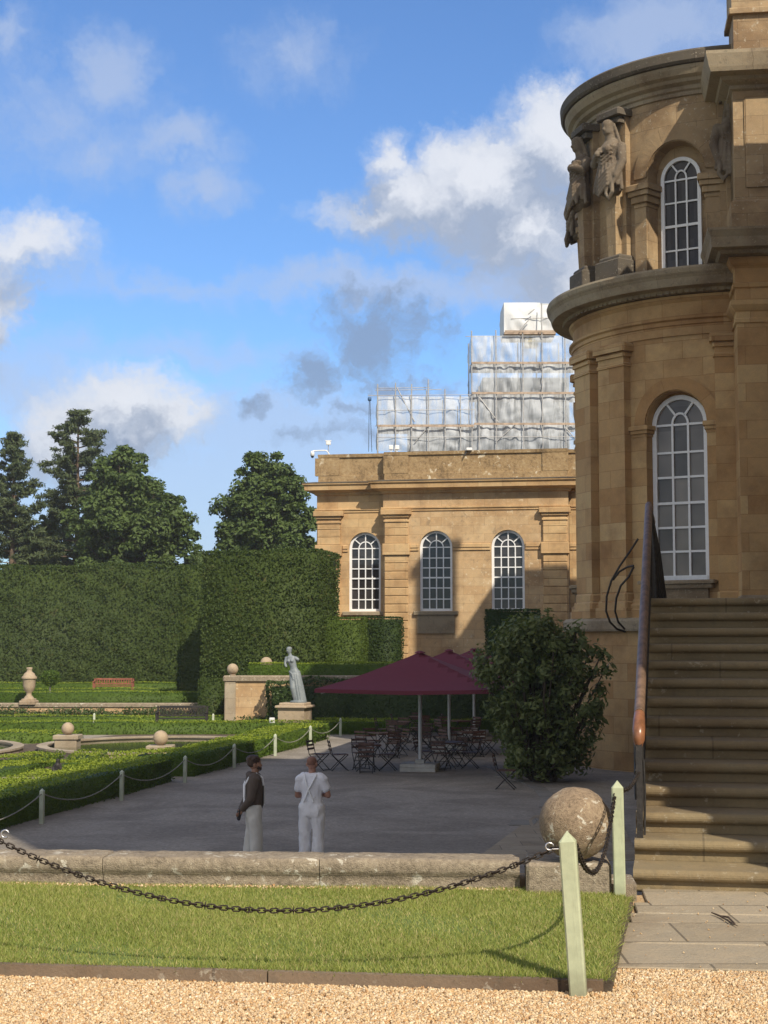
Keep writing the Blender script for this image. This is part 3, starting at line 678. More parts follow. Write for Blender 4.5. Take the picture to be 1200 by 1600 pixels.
# carved figures on tapering shafts
def figure(phi, mirror=1, veil=True):
    x, y = bp(phi, RA + .10); m = Matrix.Translation((x, y, 0)) @ Matrix.Rotation(-R(phi), 4, 'Z') @ Matrix.Diagonal((.80, .80, 1, 1))
    mb = MB()
    mb.box(-.62, .62, -.62, .6, 11.5, 12.05, m, .04); mb.box(-.55, .55, -.5, .6, 12.052, 12.18, m, .05)
    mb.build('figure_plinth', M_CORND, palace, world=True)
    mb = MB(); v0 = [(-.19, -.34), (.19, -.34), (.19, .4), (-.19, .4)]; v1 = [(-.28, -.44), (.28, -.44), (.28, .4), (-.28, .4)]
    mb.add([m @ Vector((a, b, 12.18)) for a, b in v0] + [m @ Vector((a, b, 14.35)) for a, b in v1], [[0, 1, 5, 4], [1, 2, 6, 5], [2, 3, 7, 6], [3, 0, 4, 7], [4, 5, 6, 7]])
    mb.box(-.46, .46, -.08, .55, 12.18, 16.0, m)
    mb.build('figure_shaft', M_BOWG, palace, world=True)
    mb = MB(); mb.box(-.58, .58, -.52, .5, 16.0, 16.2, m, .05); mb.box(-.44, .44, -.36, .5, 15.82, 15.998, m, .06); mb.build('figure_capital', M_CORND, palace, world=True)
    b = MB(); k_ = mirror
    cap(b, [(0, -.32, 14.05), (.02 * k_, -.38, 14.45), (0, -.34, 14.85), (0, -.36, 15.12), (0, -.30, 15.28)], [(.40, .30), (.44, .32), (.34, .26), (.42, .29), (.26, .20)], 16)
    for s_ in (-1, 1): b.sphere((s_ * .16, -.60, 15.06), .13, 10)
    cap(b, [(0, -.32, 15.2), (.02 * k_, -.38, 15.55)], [.15, .14])
    cap(b, [(.02 * k_, -.42, 15.60), (.02 * k_, -.44, 15.80)], [(.16, .19), (.17, .20)], 14)
    b.sphere((.02 * k_, -.63, 15.64), .045, 8); cap(b, [(-.04 + .02 * k_, -.58, 15.52), (.06 + .02 * k_, -.58, 15.52)], [.05, .05], 8)
    for a in np.linspace(-1.5, 1.5, 9): cap(b, [(.02 * k_ + .15 * math.sin(a), -.40 + .05 * math.cos(a), 15.90 - .05 * abs(a)), (.02 * k_ + .18 * math.sin(a), -.26, 15.58), (.03 * k_ + .25 * math.sin(a), -.16, 15.20)], [.06, .055, .05], 8)
    cap(b, [(.40 * k_, -.28, 15.12), (.52 * k_, -.36, 14.68), (.44 * k_, -.56, 14.26)], [.16, .14, .10])
    cap(b, [(.44 * k_, -.56, 14.26), (.38 * k_, -.64, 14.08)], [(.10, .07), (.07, .05)])
    cap(b, [(-.40 * k_, -.30, 15.12), (-.54 * k_, -.48, 14.82), (-.24 * k_, -.68, 14.96)], [.16, .14, .10]); b.sphere((-.18 * k_, -.72, 14.98), .10, 8)
    for i in range(11):
        a = -1.45 + i * .29
        cap(b, [(.34 * math.sin(a), -.34 - .27 * math.cos(a), 14.80), (.46 * math.sin(a) + .03, -.38 - .32 * math.cos(a), 14.35), (.48 * math.sin(a) + .08 * math.sin(i * 2.1), -.38 - .31 * math.cos(a), 14.02 + .10 * math.sin(i * 1.7))], [.04, .068, .06], 8)
    for i in range(5): b.tube([(-.46, -.40, 14.42 - i * .10), (-.1, -.73, 14.26 - i * .11), (.24, -.73, 14.46 - i * .10), (.48, -.40, 14.72 - i * .09)], [.035, .055, .055, .035], 8)
    b.tube([(.36 * k_, -.64, 14.12), (.42 * k_, -.70, 13.82), (.30 * k_, -.72, 13.66), (.16 * k_, -.70, 13.84), (.22 * k_, -.68, 14.0)], [.06, .07, .07, .06, .04], 8)
    for i in range(4): b.tube([(-.30, -.58, 15.16 - i * .11), (0, -.70, 14.98 - i * .11), (.30, -.58, 15.16 - i * .11)], .032, 8)
    b.v = [tuple(m @ Vector((p[0] * 1.22, p[1] * 1.12, p[2]))) for p in b.v]
    org = palace.location; b.v = [(p[0] - org.x, p[1] - org.y, p[2] - org.z) for p in b.v]
    o = remesh(b, 'carved_figure', M_STAT, .022, palace, smooth=1); return o
figure(WP + 24.5, 1)['label'] = 'sunlit veiled figure carved on a tapering shaft'
figure(WP + 44, -1)['label'] = 'dark carved figure in profile on the far side of the bow'
figure(WP - 21.5, -1)['label'] = 'carved figure half hidden beside the corner pier'
figure(WP + 88, 1); figure(WP + 112, -1)
# corner pier (square pavilion) facing the stairs
TH = R(-8.0)
PO = Vector((9.16, 39.3))
def kz(z): return z if z < 3 else 1.6 + (z - 1.6) * 1.034
def PM(ang=TH, o=PO): return Matrix.Translation((o.x, o.y, 0)) @ Matrix.Rotation(ang, 4, 'Z')
pm = PM()
PWID, PDEP = 13.0, 9.0
mb = MB(); mb.box(0, 1.55, 0, PDEP, kz(2.75), kz(9.5), pm); mb.box(-.0, 1.55, 0, PDEP, TZ, 2.2, pm)
mb.box(1.552, PWID, .35, PDEP, TZ, 9.5, pm)
mb.build('corner_pier', M_BOW, palace, world=True)
path4 = [(0, PDEP), (0, 0), (1.55, 0), (1.55, .35), (PWID, .35)]
def psweep(name, prof, mat_, path=path4):
    mb = MB(); mb.sweep([(o_, kz(z)) for o_, z in prof], path, m=pm); return mb.build(name, mat_, palace, world=True)
psweep('base_moulding', [(.0, 2.2), (.2, 2.2), (.2, 2.42), (.14, 2.45), (.17, 2.55), (.06, 2.62), (.06, 2.66), (.0, 2.75)], M_CORN)
psweep('pier_capital', [(0, 9.44), (.05, 9.46), (.05, 9.55), (0.02, 9.57), (.02, 9.72), (.10, 9.80), (.16, 9.88), (.17, 9.99), (0.02, 10.0), (.02, 10.3), (.08, 10.33), (.1, 10.42), (.03, 10.45), (.03, 10.8), (.14, 10.9), (.2, 11.0), (.2, 11.05)], M_BOW)
psweep('pier_cornice', [(0, 11.05), (.42, 11.08), (.48, 11.16), (.66, 11.20), (.68, 11.44), (.76, 11.60), (.76, 11.66), (-.3, 11.78)], M_CORN)
psweep('pier_attic', [(.10, 11.7), (.10, 12.45), (.0, 12.5), (0, 15.35)], M_BOWG)
mb = MB(); mb.box(.28, 1.3, -.045, .0, kz(12.8), kz(15.05), pm, .04); mb.build('attic_panel', M_BOWG, palace, world=True)
psweep('attic_cornice', [(0, 15.2), (.08, 15.24), (.08, 15.32), (.30, 15.40), (.34, 15.48), (.60, 15.52), (.64, 15.62), (.72, 15.92), (.72, 16.0), (-.3, 16.12)], M_CORN)
mb = MB(); mb.box(.0, PWID, .36, PDEP, kz(11.6), kz(15.9), pm); mb.box(.05, PWID, .1, PDEP, kz(16.05), kz(16.11), pm); mb.build('pier_core', M_BOWG, palace, world=True)
mb = MB(); mb.box(.06, 1.35, .15, 1.5, kz(16.1), kz(17.15), pm); mb.box(-.06, 1.47, .03, 1.62, kz(17.152), kz(17.3), pm, .03); mb.box(.02, 1.40, .1, 1.55, kz(17.302), kz(18.2), pm); mb.box(-.14, 1.55, -.05, 1.7, kz(18.202), kz(18.5), pm, .06)
mb.build('attic_pedestal', M_BOWG, palace, world=True)
# the south-west tower range beyond the right edge of the view
ua = 10.0; uu = Vector(A2(ua)); vv = Vector((uu.y, -uu.x))
TO = Vector((5.55, 15.0))
tm = Matrix.Translation((TO.x, TO.y, 0)) @ Matrix.Rotation(-R(ua), 4, 'Z')      # local x = away to the right, y = along the west front
def towerblock(y0, y1, h, x0=0.0, dep=13.0, nm='tower_wall', cornice=True, z0=TZ):
    mb = MB(); mb.box(x0, x0 + dep, y0, y1, z0, h - .9, tm); mb.build(nm, M_BOW, palace, world=True)
    if cornice:
        mb = MB(); mb.sweep([(0, h - .9), (.25, h - .8), (.3, h - .6), (.6, h - .5), (.65, h - .3), (0, h - .2), (0, h)], [(x0, y1), (x0, y0), (x0 + dep, y0), (x0 + dep, y1)], closed=True, m=tm)
        mb.box(x0 + .05, x0 + dep - .05, y0 + .05, y1 - .05, h - .9, h - .02, tm); mb.build('tower_cornice', M_CORN, palace, world=True)
towerblock(-8.3, 8.5, 20.6)
towerblock(8.5, 12.0, 14.5, .3, 12.0, 'link_wall')
towerblock(12.0, 17.0, 17.0, .2, 12.0)
towerblock(17.0, 21.9, 18.3, .25, 12.0, 'link_wall', False)
for y in (-6.2, -2, 2.2, 6.6):
    for z, hh in ((3.0, 4.6), (10.0, 3.0)):
        q = tm @ Vector((-.03, y, z)); p = palace.location
        mbw = MB(); mbw.box(-.95, .95, -.06, .12, -.2, 0, None, .02)
        f = window(palace, 1.5, hh - .75, 3, [hh * .25, hh * .7], hh * .45, 'three', M_PANE, (q.x - p.x, q.y - p.y, q.z - p.z), -R(ua) - R(90), .10, .04, 'tower_window')
        mbw.build('sill', M_CORN, f)
# main range behind the bow
mr = Matrix.Translation((BC.x, BC.y, 0)) @ Matrix.Rotation(-R(9), 4, 'Z')
mb = MB(); mb.box(.6, 16, 1, 15, TZ, 18.2, mr); mb.box(.7, 16, 15, 19.5, TZ, 12.2, mr); mb.build('range_wall', M_BOW, palace, world=True)
mb = MB(); mb.box(.3, 16, .8, 15.2, 18.2, 18.7, mr, .1); mb.box(.4, 16, 15.3, 19.7, 12.2, 12.7, mr, .1); mb.build('range_roof', M_CORN, palace, world=True)
mb = MB(); mb.box(.9, 2.1, 8.5, 9.7, 18.7, 25.6, mr); mb.box(.75, 2.25, 8.35, 9.85, 25.6, 26.0, mr, .08); mb.lathe([(.5, 0), (.55, .3), (.25, .7), (.0, 1.1)], 12, (0, 0, 0), mr @ Matrix.Translation((1.5, 9.1, 26.0))); mb.build('chimney_turret', M_CORN, palace, world=True)
# true heights: the photograph is pitched up, so tall readings taken flat fall a little short
def true_z(z):
    r = (z - 1.6) / 42.0
    if r <= .02: return z
    u_ = -200 + 2400 * r; return 1.6 + 42.0 * (199.3 + .9965 * u_) / (2391.7 - .083 * u_)
def raise_tree(o, z0):
    for c_ in [x for x in C.objects if x.parent is o]:
        if c_.name.split('.')[0].startswith(('tower', 'link', 'range', 'chimney')): continue
        zz = z0 + c_.location.z
        if c_.type == 'MESH':
            for v_ in c_.data.vertices: v_.co.z = true_z(v_.co.z + zz) - zz
        raise_tree(c_, zz)
raise_tree(palace, palace.location.z)
# ------------------------------------------------------------------ stairs and landing
SA = 11.0; SD, SHT, NST = .35, .1425, 14
S0 = Vector((1.60, 10.02)); su = Vector(A2(SA)); sv = Vector((su.y, -su.x))
sm = Matrix.Translation((S0.x, S0.y, 0)) @ Matrix.Rotation(-R(SA), 4, 'Z')
SWID = 3.1
stairs = thing('stone_staircase', 'broad flight of worn stone steps climbing to the palace at right', 'staircase', (S0.x, S0.y, 0))
for i in range(NST):
    mb = MB(); z0, z1 = i * SHT, (i + 1) * SHT; y = i * SD; e = .012 * math.sin(i * 2.3)
    n = 8; prof = [(0, z0 + .001), (0, z1 - .082), (.012, z1 - .078)] + [(.012 + .036 * math.sin(math.pi * q / n) + .0, z1 - .04 - .036 * math.cos(math.pi * q / n)) for q in range(n + 1)] + [(-SD - .05, z1)]
    segs = [(-.002 * (i % 3), SWID)]
    mb.sweep(prof, [(0, y + e), (SWID * .25, y + e + .004), (SWID * .5, y + e - .003), (SWID * .75, y + e + .002), (SWID, y + e)], m=sm, u0=(i * .618 % 1) * 3.4)
    mb.box(-.002, SWID, y + .08, NST * SD, z0 - .02, z0 + .06, sm)
    mb.build('step', M_STEP, stairs, world=True)
mb = MB(); mb.box(0, SWID, NST * SD - .3, NST * SD + .4, -.3, LAND - .02, sm); mb.build('stair_core', M_STEP, stairs, world=True)
mb = MB(); mb.prism([tuple((sm @ Vector((0, NST * SD - .05, 0))).xy), tuple((sm @ Vector((SWID, NST * SD - .05, 0))).xy), tuple((tm @ Vector((0, 4, 0))).xy), (9.6, 38.2), (9.9, 41.5), (7.35, 39.2)], TZ, LAND - .004)
o = mb.build('landing_terrace', M_STEP, None); struct(o); o['label'] = 'raised stone landing terrace at the head of the steps'
# ------------------------------------------------------------------ iron railing up the left side of the stairs
rail = thing('iron_railing', 'black wrought iron stair railing with a worn wooden handrail, left edge of the steps', 'railing', (S0.x, S0.y, 0))
def sp(y, z, x=.0): return sm @ Vector((x, y, z))
RX = .035
def stz(y): return max(0.0, min(NST, y / SD + 1)) * SHT if y > -.2 else 0
hr = [sp(.62 + (q / 20) * (4.75 - .62), 1.09 + (q / 20) * (2.88 - 1.09), RX) for q in range(21)]
mb = MB(); mb.tube(hr, .046, 12, flat=.8); mb.build('handrail', M_WOODH, rail, world=True)
mb = MB(); mb.tube([sp(.64, 1.10, RX), sp(.52, 1.05, RX), sp(.44, .99, RX), sp(.41, .93, RX), sp(.44, .88, RX)], [.036, .042, .044, .040, .02], 12); mb.build('handrail_end', M_WOODE, rail, world=True)
mb = MB(); mb.box(RX - .02, RX + .02, .40, .44, SHT, .92, sm); mb.box(RX + .022, RX + .04, .385, .455, SHT - .001, SHT + .012, sm)
mb.tube([sp(.42, .80, RX + .03), sp(.42, .6, RX + .036), sp(.42, .3, RX + .03)], .008, 6); mb.build('newel_bar', M_IRON, rail, world=True)
for q in range(32):
    y = .62 + q * (4.70 - .62) / 31; zt = 1.03 + (y - .62) / (4.75 - .62) * 1.79
    mb = MB(); zb = stz(y) - .001
    mb.box(RX - .010, RX + .010, y - .010, y + .010, zb, zt, sm)
    mb.tube([sp(y, zb + .35, RX - .02), sp(y, zb + .40, RX - .02), sp(y, zb + .45, RX - .02)], [.012, .022, .012], 6)
    mb.build('baluster', M_IRON, rail, world=True)
for zo in (.09, .74):
    mb = MB(); mb.tube([sp(.42, SHT * 1.45 + zo, RX), sp(4.72, LAND + zo + .02, RX)], .012, 6, flat=1.4); mb.build('rail_bar', M_IRON, rail, world=True)
for q in range(11):
    y = .75 + q * .36; z = 1.05 + (y - .62) * .4334 - .5; mb = MB()
    pts = [sp(y + (.03 + .012 * a) * math.cos(a * .8), z + (.03 + .012 * a) * math.sin(a * .8), RX - .035 - .006 * math.sin(a)) for a in np.linspace(0, 11, 26)]
    mb.tube(pts, .010, 6); pts = [sp(y + .16 + .08 * math.cos(a), z + .16 + .16 * math.sin(a), RX - .04) for a in np.linspace(0, 6.28, 16)]
    mb.tube(pts, .009, 6); mb.build('iron_scroll', M_IRON, rail, world=True)
for pts in ([(997, 842), (984, 862), (968, 885), (955, 908), (948, 932), (947, 955), (953, 972), (964, 983), (977, 987)], [(990, 884), (980, 886), (968, 893), (958, 906)], [(990, 886), (982, 902), (970, 915), (963, 935), (961, 955), (966, 972), (976, 983)]):
    mb = MB(); P_ = [W(a, b, 13.2 + .05 * i) for i, (a, b) in enumerate(pts)]; mb.tube(P_, .0095, 8); mb.build('iron_scroll', M_IRON, rail, world=True)
mb = MB(); mb.tube([sp(4.72, LAND + .0, RX), sp(4.72, 2.9, RX)], .022, 8); mb.build('newel_bar', M_IRON, rail, world=True)
for i in range(4):
    mb = MB(); mb.tube([sp(4.76 + i * .03, 2.86 - i * .02, RX + .02), sp(4.80 + i * .03, 2.45, RX + .05 + .012 * i), sp(4.85 + i * .04, LAND, RX + .06 + .026 * i)], .017, 6); mb.build('iron_stay', M_IRON, rail, world=True)
# landing balustrade seen edge on, running back from the stair head
for q in range(16):
    y = 4.85 + q * .12; mb = MB(); mb.box(RX - .011 + .0, RX + .011, y - .011, y + .011, LAND - .003, 2.82, tm if False else sm); mb.build('baluster', M_IRON, rail, world=True)
mb = MB(); mb.tube([sp(4.72, 2.865, RX), sp(6.7, 2.87, RX)], .033, 10, flat=.85); mb.build('handrail', M_WOODH, rail, world=True)
# ------------------------------------------------------------------ grounds
def slab(name, poly, z0, z1, m): mb = MB(); mb.prism(poly, z0, z1); return struct(mb.build(name, m))
mb = MB(); mb.add([(-900, -300, -2.3), (900, -300, -2.3), (900, 1500, -2.3), (-900, 1500, -2.3)], [[0, 1, 2, 3]]); struct(mb.build('ground', M_TURF))
slab('gravel_terrace', [(-40, 9.9), (30, 9.9), (30, 63), (-40, 63)], -2.28, TZ, M_TERR)
WA = R(-4.2)
fw = Matrix.Translation((.86, 9.66, 0)) @ Matrix.Rotation(WA, 4, 'Z')          # forecourt wall frame: x along the wall
def fwp(x, y): q = fw @ Vector((x, y, 0)); return (q.x, q.y)
slab('forecourt_gravel', [(-40, -40), (30, -40), (30, 9.6), fwp(1, .25), fwp(-40, .25)], -2.2, -.004, M_GRAV)
KA = Vector((1.0, 7.16)); kd = Vector((-math.cos(R(7.3)), math.sin(R(7.3))))   # lawn front edge, running left
LR = Vector((1.46, 9.42))
lawn_poly = [tuple(KA), tuple(LR), fwp(.5, .02), fwp(-14, .02), tuple(KA + kd * 14)]
slab('lawn', lawn_poly, -.003, .058, M_TURF)
o = MB(); dq = Vector((kd.y, -kd.x)) * .045
for i in range(9):
    a = KA + kd * (i * 1.55 + .003 if i else .0); b = KA + kd * ((i + 1) * 1.55 - .004); w = .006 * math.sin(i * 3.1)
    o.prism([tuple(a - dq * (1 + w * 8)), tuple(a), tuple(b), tuple(b - dq * (1 + w * 6))][::1], -.05, .060 + w)
struct(o.build('lawn_kerb', stone('brown kerb stone', (.155, .112, .074), (.19, .142, .098), (1.6, 3), .6, .4, .8, fine=60)))
o = MB(); rd = (LR - KA).normalized(); rq = Vector((rd.y, -rd.x)) * .04
o.prism([tuple(KA + rq), tuple(LR + rq), tuple(LR), tuple(KA)], -.05, .05); struct(o.build('lawn_edging', M_SOIL))
# grass blades
def inpoly(p, poly):
    x, y = p[:, 0], p[:, 1]; r = np.zeros(len(p), bool); n = len(poly)
    for i in range(n):
        x0, y0 = poly[i]; x1, y1 = poly[(i + 1) % n]
        if y0 == y1: continue
        r ^= ((y0 > y) != (y1 > y)) & (x < (x1 - x0) * (y - y0) / (y1 - y0) + x0)
    return r
def blades(poly, x0, x1, y0, y1, n, h, z):
    p = np.stack([RNG.uniform(x0, x1, n), RNG.uniform(y0, y1, n)], 1)
    pn = np.sin(p[:, 0] * 2.1 + 1) * np.cos(p[:, 1] * 3.3) + np.sin(p[:, 0] * 5.7 + p[:, 1] * 4.1) * .6
    keep = inpoly(p, poly) & (RNG.uniform(-1.6, 1.5, n) < pn + 1.15); p = p[keep]; pn = pn[keep]; n = len(p)
    a = RNG.uniform(0, 6.28, n); w = RNG.uniform(.0018, .0035, n)[:, None]; hh = (h * RNG.uniform(.5, 1.35, n) * (1 + .15 * pn))[:, None]
    b = np.stack([np.cos(a), np.sin(a), np.zeros(n)], 1); ln = RNG.normal(0, .55, (n, 3)); ln[:, 2] = 0
    base = np.concatenate([p, np.full((n, 1), z)], 1)
    v = np.stack([base - b * w, base + b * w, base + ln * hh * .9 + np.array([0, 0, 1]) * hh], 1).reshape(-1, 3)
    return v
v = blades(lawn_poly, -3.4, 1.6, 6.9, 9.95, 250000, .023, .056)
g = npmesh('lawn_grass', v, np.arange(len(v)), 3, L_GRASS); tag(g, 'short sunlit lawn grass between the kerb and the low wall', 'grass', kind='stuff')
# a fringe of taller grass leaning over the kerb and the right edge
fr = []
for a, b, n in ((KA, KA + kd * 4.2, 5200), (KA, LR, 3000)):
    t_ = RNG.uniform(0, 1, n)[:, None]; p = np.array(a)[None] * (1 - t_) + np.array(b)[None] * t_ + RNG.normal(0, .016, (n, 2))
    ang = RNG.uniform(0, 6.28, n); w = .0028; bb = np.stack([np.cos(ang), np.sin(ang), np.zeros(n)], 1) * w
    out = np.array([-kd.y, kd.x, 0]) if b is not LR else np.array([rq.x, rq.y, 0]) / .04
    out = -out if (b is not LR and out[1] > 0) else out
    h = RNG.uniform(.015, .042, n)[:, None]; base = np.concatenate([p, np.full((n, 1), .05)], 1)
    tip = base + out * h * RNG.uniform(.1, .9, (n, 1)) + np.array([0, 0, 1]) * h * RNG.uniform(-.2, .9, (n, 1)) + RNG.normal(0, .008, (n, 3))
    fr.append(np.stack([base - bb, base + bb, tip], 1).reshape(-1, 3))
v = np.concatenate(fr); g = npmesh('grass_fringe', v, np.arange(len(v)), 3, L_GRASS); tag(g, 'longer grass leaning over the lawn kerb', 'grass', kind='stuff')
# pebbles
PAVX = [(1.10, 7.62), (1.47, 9.50)]
def pebbles(name, label, x0, x1, y0, y1, n, size, z, test, m=M_PEB):
    p = np.stack([RNG.uniform(x0, x1, n), RNG.uniform(y0, y1, n)], 1); p = p[test(p)]; n = len(p)
    base = np.array([(1, 0, 0), (0, 1, 0), (-1, 0, 0), (0, -1, 0), (0, 0, 1), (0, 0, -1)], float)
    tri = np.array([(0, 1, 4), (1, 2, 4), (2, 3, 4), (3, 0, 4), (1, 0, 5), (2, 1, 5), (3, 2, 5), (0, 3, 5)])
    s_ = size * RNG.uniform(.55, 1.5, (n, 1, 1)) * RNG.uniform(.6, 1.25, (n, 1, 3)); s_[:, :, 2] *= .75
    v = base[None] * s_ * (1 + RNG.normal(0, .16, (n, 6, 3)))
    q = RNG.normal(0, 1, (n, 4)); q[:, 0] += .6; q /= np.linalg.norm(q, axis=1, keepdims=True); w_, x_, y_, z_ = q.T
    rm = np.stack([np.stack([1 - 2 * (y_ ** 2 + z_ ** 2), 2 * (x_ * y_ - z_ * w_), 2 * (x_ * z_ + y_ * w_)], 1), np.stack([2 * (x_ * y_ + z_ * w_), 1 - 2 * (x_ ** 2 + z_ ** 2), 2 * (y_ * z_ - x_ * w_)], 1), np.stack([2 * (x_ * z_ - y_ * w_), 2 * (y_ * z_ + x_ * w_), 1 - 2 * (x_ ** 2 + y_ ** 2)], 1)], 1)
    v = np.einsum('nij,nkj->nki', rm, v); v[:, :, :2] += p[:, None]; v[:, :, 2] += z + RNG.uniform(0, size * .8, (n, 1))
    f = (tri[None] + (np.arange(n) * 6)[:, None, None]).reshape(-1)
    return tag(npmesh(name, v.reshape(-1, 3), f, 3, m), label, 'gravel', kind='stuff')
kn = np.array([-kd.y, kd.x]); kn = kn if kn[1] < 0 else -kn
def gtest(p):
    d = (p - np.array(KA)) @ kn
    infront = d > .035
    right = ((p - np.array(KA)) @ (np.array(rq) / .04) > .03) & (p[:, 1] < 7.66 - .02 * (p[:, 0] - 1) + RNG.normal(0, .02, len(p)))
    return (infront | right) & (p[:, 1] < 7.75 + (p[:, 0] < 1) * 9)
pebbles('loose_gravel', 'golden pea gravel of the forecourt in front of the lawn', -2.4, 3.0, 5.8, 7.85, 165000, .0076, .0, gtest)
pebbles('wall_pebbles', 'strip of pale pebbles along the foot of the low wall', -3.2, 1.0, 9.4, 10.0, 9000, .008, .062,
        lambda p: np.abs((p - np.array([.86, 9.66])) @ np.array([math.sin(-WA), math.cos(WA)]) + .03 + RNG.normal(0, .012, len(p))) < .03, M_PEB)
pebbles('stray_pebbles', 'stray pebbles kicked onto the flagstones', 1.1, 3.2, 7.6, 9.9, 130, .006, .02, lambda p: p[:, 0] > 1.15 + (p[:, 1] - 7.6) * .2)
# flagstones before the steps
fm = Matrix.Translation((1.10, 7.64, 0)) @ Matrix.Rotation(-R(6), 4, 'Z')
o = MB(); og = MB()
rows = [(.0, .60, [(.0, .96), (.98, 2.1), (2.12, 3.6)]), (.62, 1.20, [(.09, .98), (1.01, 2.2), (2.22, 3.6)]), (1.215, 1.50, [(.17, .98), (1.01, 1.9), (1.92, 3.6)]), (1.51, 1.86, [(.22, 1.0), (1.01, 2.4), (2.41, 3.6)]), (1.87, 2.40, [(.30, 1.5), (1.52, 3.6)])]
for ri, (a, b, xs) in enumerate(rows):
    for ci, (x0, x1) in enumerate(xs): (og if (ri in (1, 2) and ci == 1) else o).box(x0, x1, a, b, -.05, .016 + .004 * math.sin(ri * 3 + ci * 2), fm, .006)
struct(o.build('paving', M_FLAG)); struct(og.build('paving', M_FLAGG))
# ------------------------------------------------------------------ low forecourt wall with its ball
wall = thing('low_wall', 'long low lichen covered stone wall behind the front lawn', 'wall', (.86, 9.66, 0), WA)
mb = MB(); x = -.02; i = 0
while x > -9:
    L = 1.25 + .3 * math.sin(i * 2.7)
    e = .006 * math.sin(i * 5.1); nq = 34
    pr_ = [(.0, -.1), (.0, .02), (.0, .06), (.0, .10), (.004, .135 + e), (.022, .15 + e), (.030, .17 + e), (.030, .20 + e), (.024, .228 + e), (.010, .240 + e)] + [(-.05 * q, .240 + e) for q in range(1, 6)] + [(-.30, .234), (-.33, .20), (-.33, -.1)]
    def dsp(p): return mnoise.noise(Vector(p) * 6) * .006 + mnoise.noise(Vector(p) * 19) * .006 + mnoise.noise(Vector(p) * 55) * .004
    vs_ = []; K_ = len(pr_)
    for q in range(nq + 1):
        xx = x - L + .005 + (L - .005) * q / nq; edge_ = .006 if q in (0, nq) else 0
        for o_, z_ in pr_:
            d_ = dsp((xx, o_, z_)); vs_.append((xx, .02 - o_ - d_ + edge_ * (1 if o_ > -.1 else -1), z_ + d_ * .8 - edge_))
    mb.add(vs_, [[q * K_ + k, (q + 1) * K_ + k, (q + 1) * K_ + k + 1, q * K_ + k + 1] for q in range(nq) for k in range(K_ - 1)], smooth=True)
    mb.add([vs_[k] for k in range(K_)], [list(range(K_))]); mb.add([vs_[nq * K_ + k] for k in range(K_)], [list(range(K_))[::-1]]); x -= L; i += 1
mb.build('coping', M_COPE, wall)
mb = MB(); mb.box(-30, .45, .20, .42, TZ - .2, .1); mb.build('retaining_wall', M_HONEYW, wall)
plinth = thing('ball_plinth', 'square stone plinth ending the low wall under a big stone ball', 'plinth', (1.13, 9.55, 0), WA)
mb = MB(); mb.box(-.26, .26, -.02, .5, -.1, .24, None, .02); mb.box(-.255, .255, .0, .5, TZ, -.1); mb.box(.262, .42, .1, .5, TZ, .1); mb.build('block', M_COPE, plinth)
b = MB(); bm_ = bmesh.new(); bmesh.ops.create_uvsphere(bm_, u_segments=64, v_segments=40, radius=.222)
for vv_ in bm_.verts:
    n_ = mnoise.noise(vv_.co * 9) * .005 + mnoise.noise(vv_.co * 30) * .0025; vv_.co += vv_.co.normalized() * n_
me = bpy.data.meshes.new('stone_ball'); bm_.to_mesh(me); bm_.free(); me.materials.append(M_BALL)
me.polygons.foreach_set('use_smooth', np.ones(len(me.polygons), bool))
ball = bpy.data.objects.new('stone_ball', me); C.objects.link(ball); ball.location = (1.185, 9.63, .47); tag(ball, 'large lichen spotted stone ball on the plinth beside the steps', 'stone ball')
# ------------------------------------------------------------------ front posts and chains
def post(name, base, h, w, rz, lean, label, material, group=None):
    mb = MB(); q = w / 2
    vs = [(sx * q, sy * q, z) for z in (-.15, h - w * .55) for sx, sy in ((-1, -1), (1, -1), (1, 1), (-1, 1))] + [(0, 0, h)]
    b_ = .006 if w > .06 else .004
    mb.box(-q, q, -q, q, -.15, h - w * .6, None); mb.v = mb.v[:8]; mb.f = []
    n = 8; cut = w * .10
    ring = lambda z, e: [(-q + e, -q, z), (q - e, -q, z), (q, -q + e, z), (q, q - e, z), (q - e, q, z), (-q + e, q, z), (-q, q - e, z), (-q, -q + e, z)]
    mb.v = []; vs = ring(-.15, cut) + ring(h - w * .62, cut) + [(0, 0, h)]
    mb.add(vs, [[i, (i + 1) % 8, 8 + (i + 1) % 8, 8 + i] for i in range(8)] + [[8 + i, 8 + (i + 1) % 8, 16] for i in range(8)])
    o = mb.build(name, material); o.location = base; o.rotation_euler = (lean[1], lean[0], rz)
    return tag(o, label, 'post', group)
pA = G(904, 1556, 0); pB = Vector((1.435, 9.50, 0)); pL = Vector((-1.97, 7.45, 0))
post('chain_post', pA, .735, .076, -R(12), (-.062, .0), 'leaning sage green wooden post standing in the gravel at the lawn corner', M_POST)
post('chain_post', pB, .745, .072, -R(8), (-.012, 0), 'sage green wooden post beside the foot of the stone steps', M_POST)
post('chain_post', pL, .735, .076, -R(7), (.0, 0), 'sage green post at the left end of the heavy chain', M_POST)
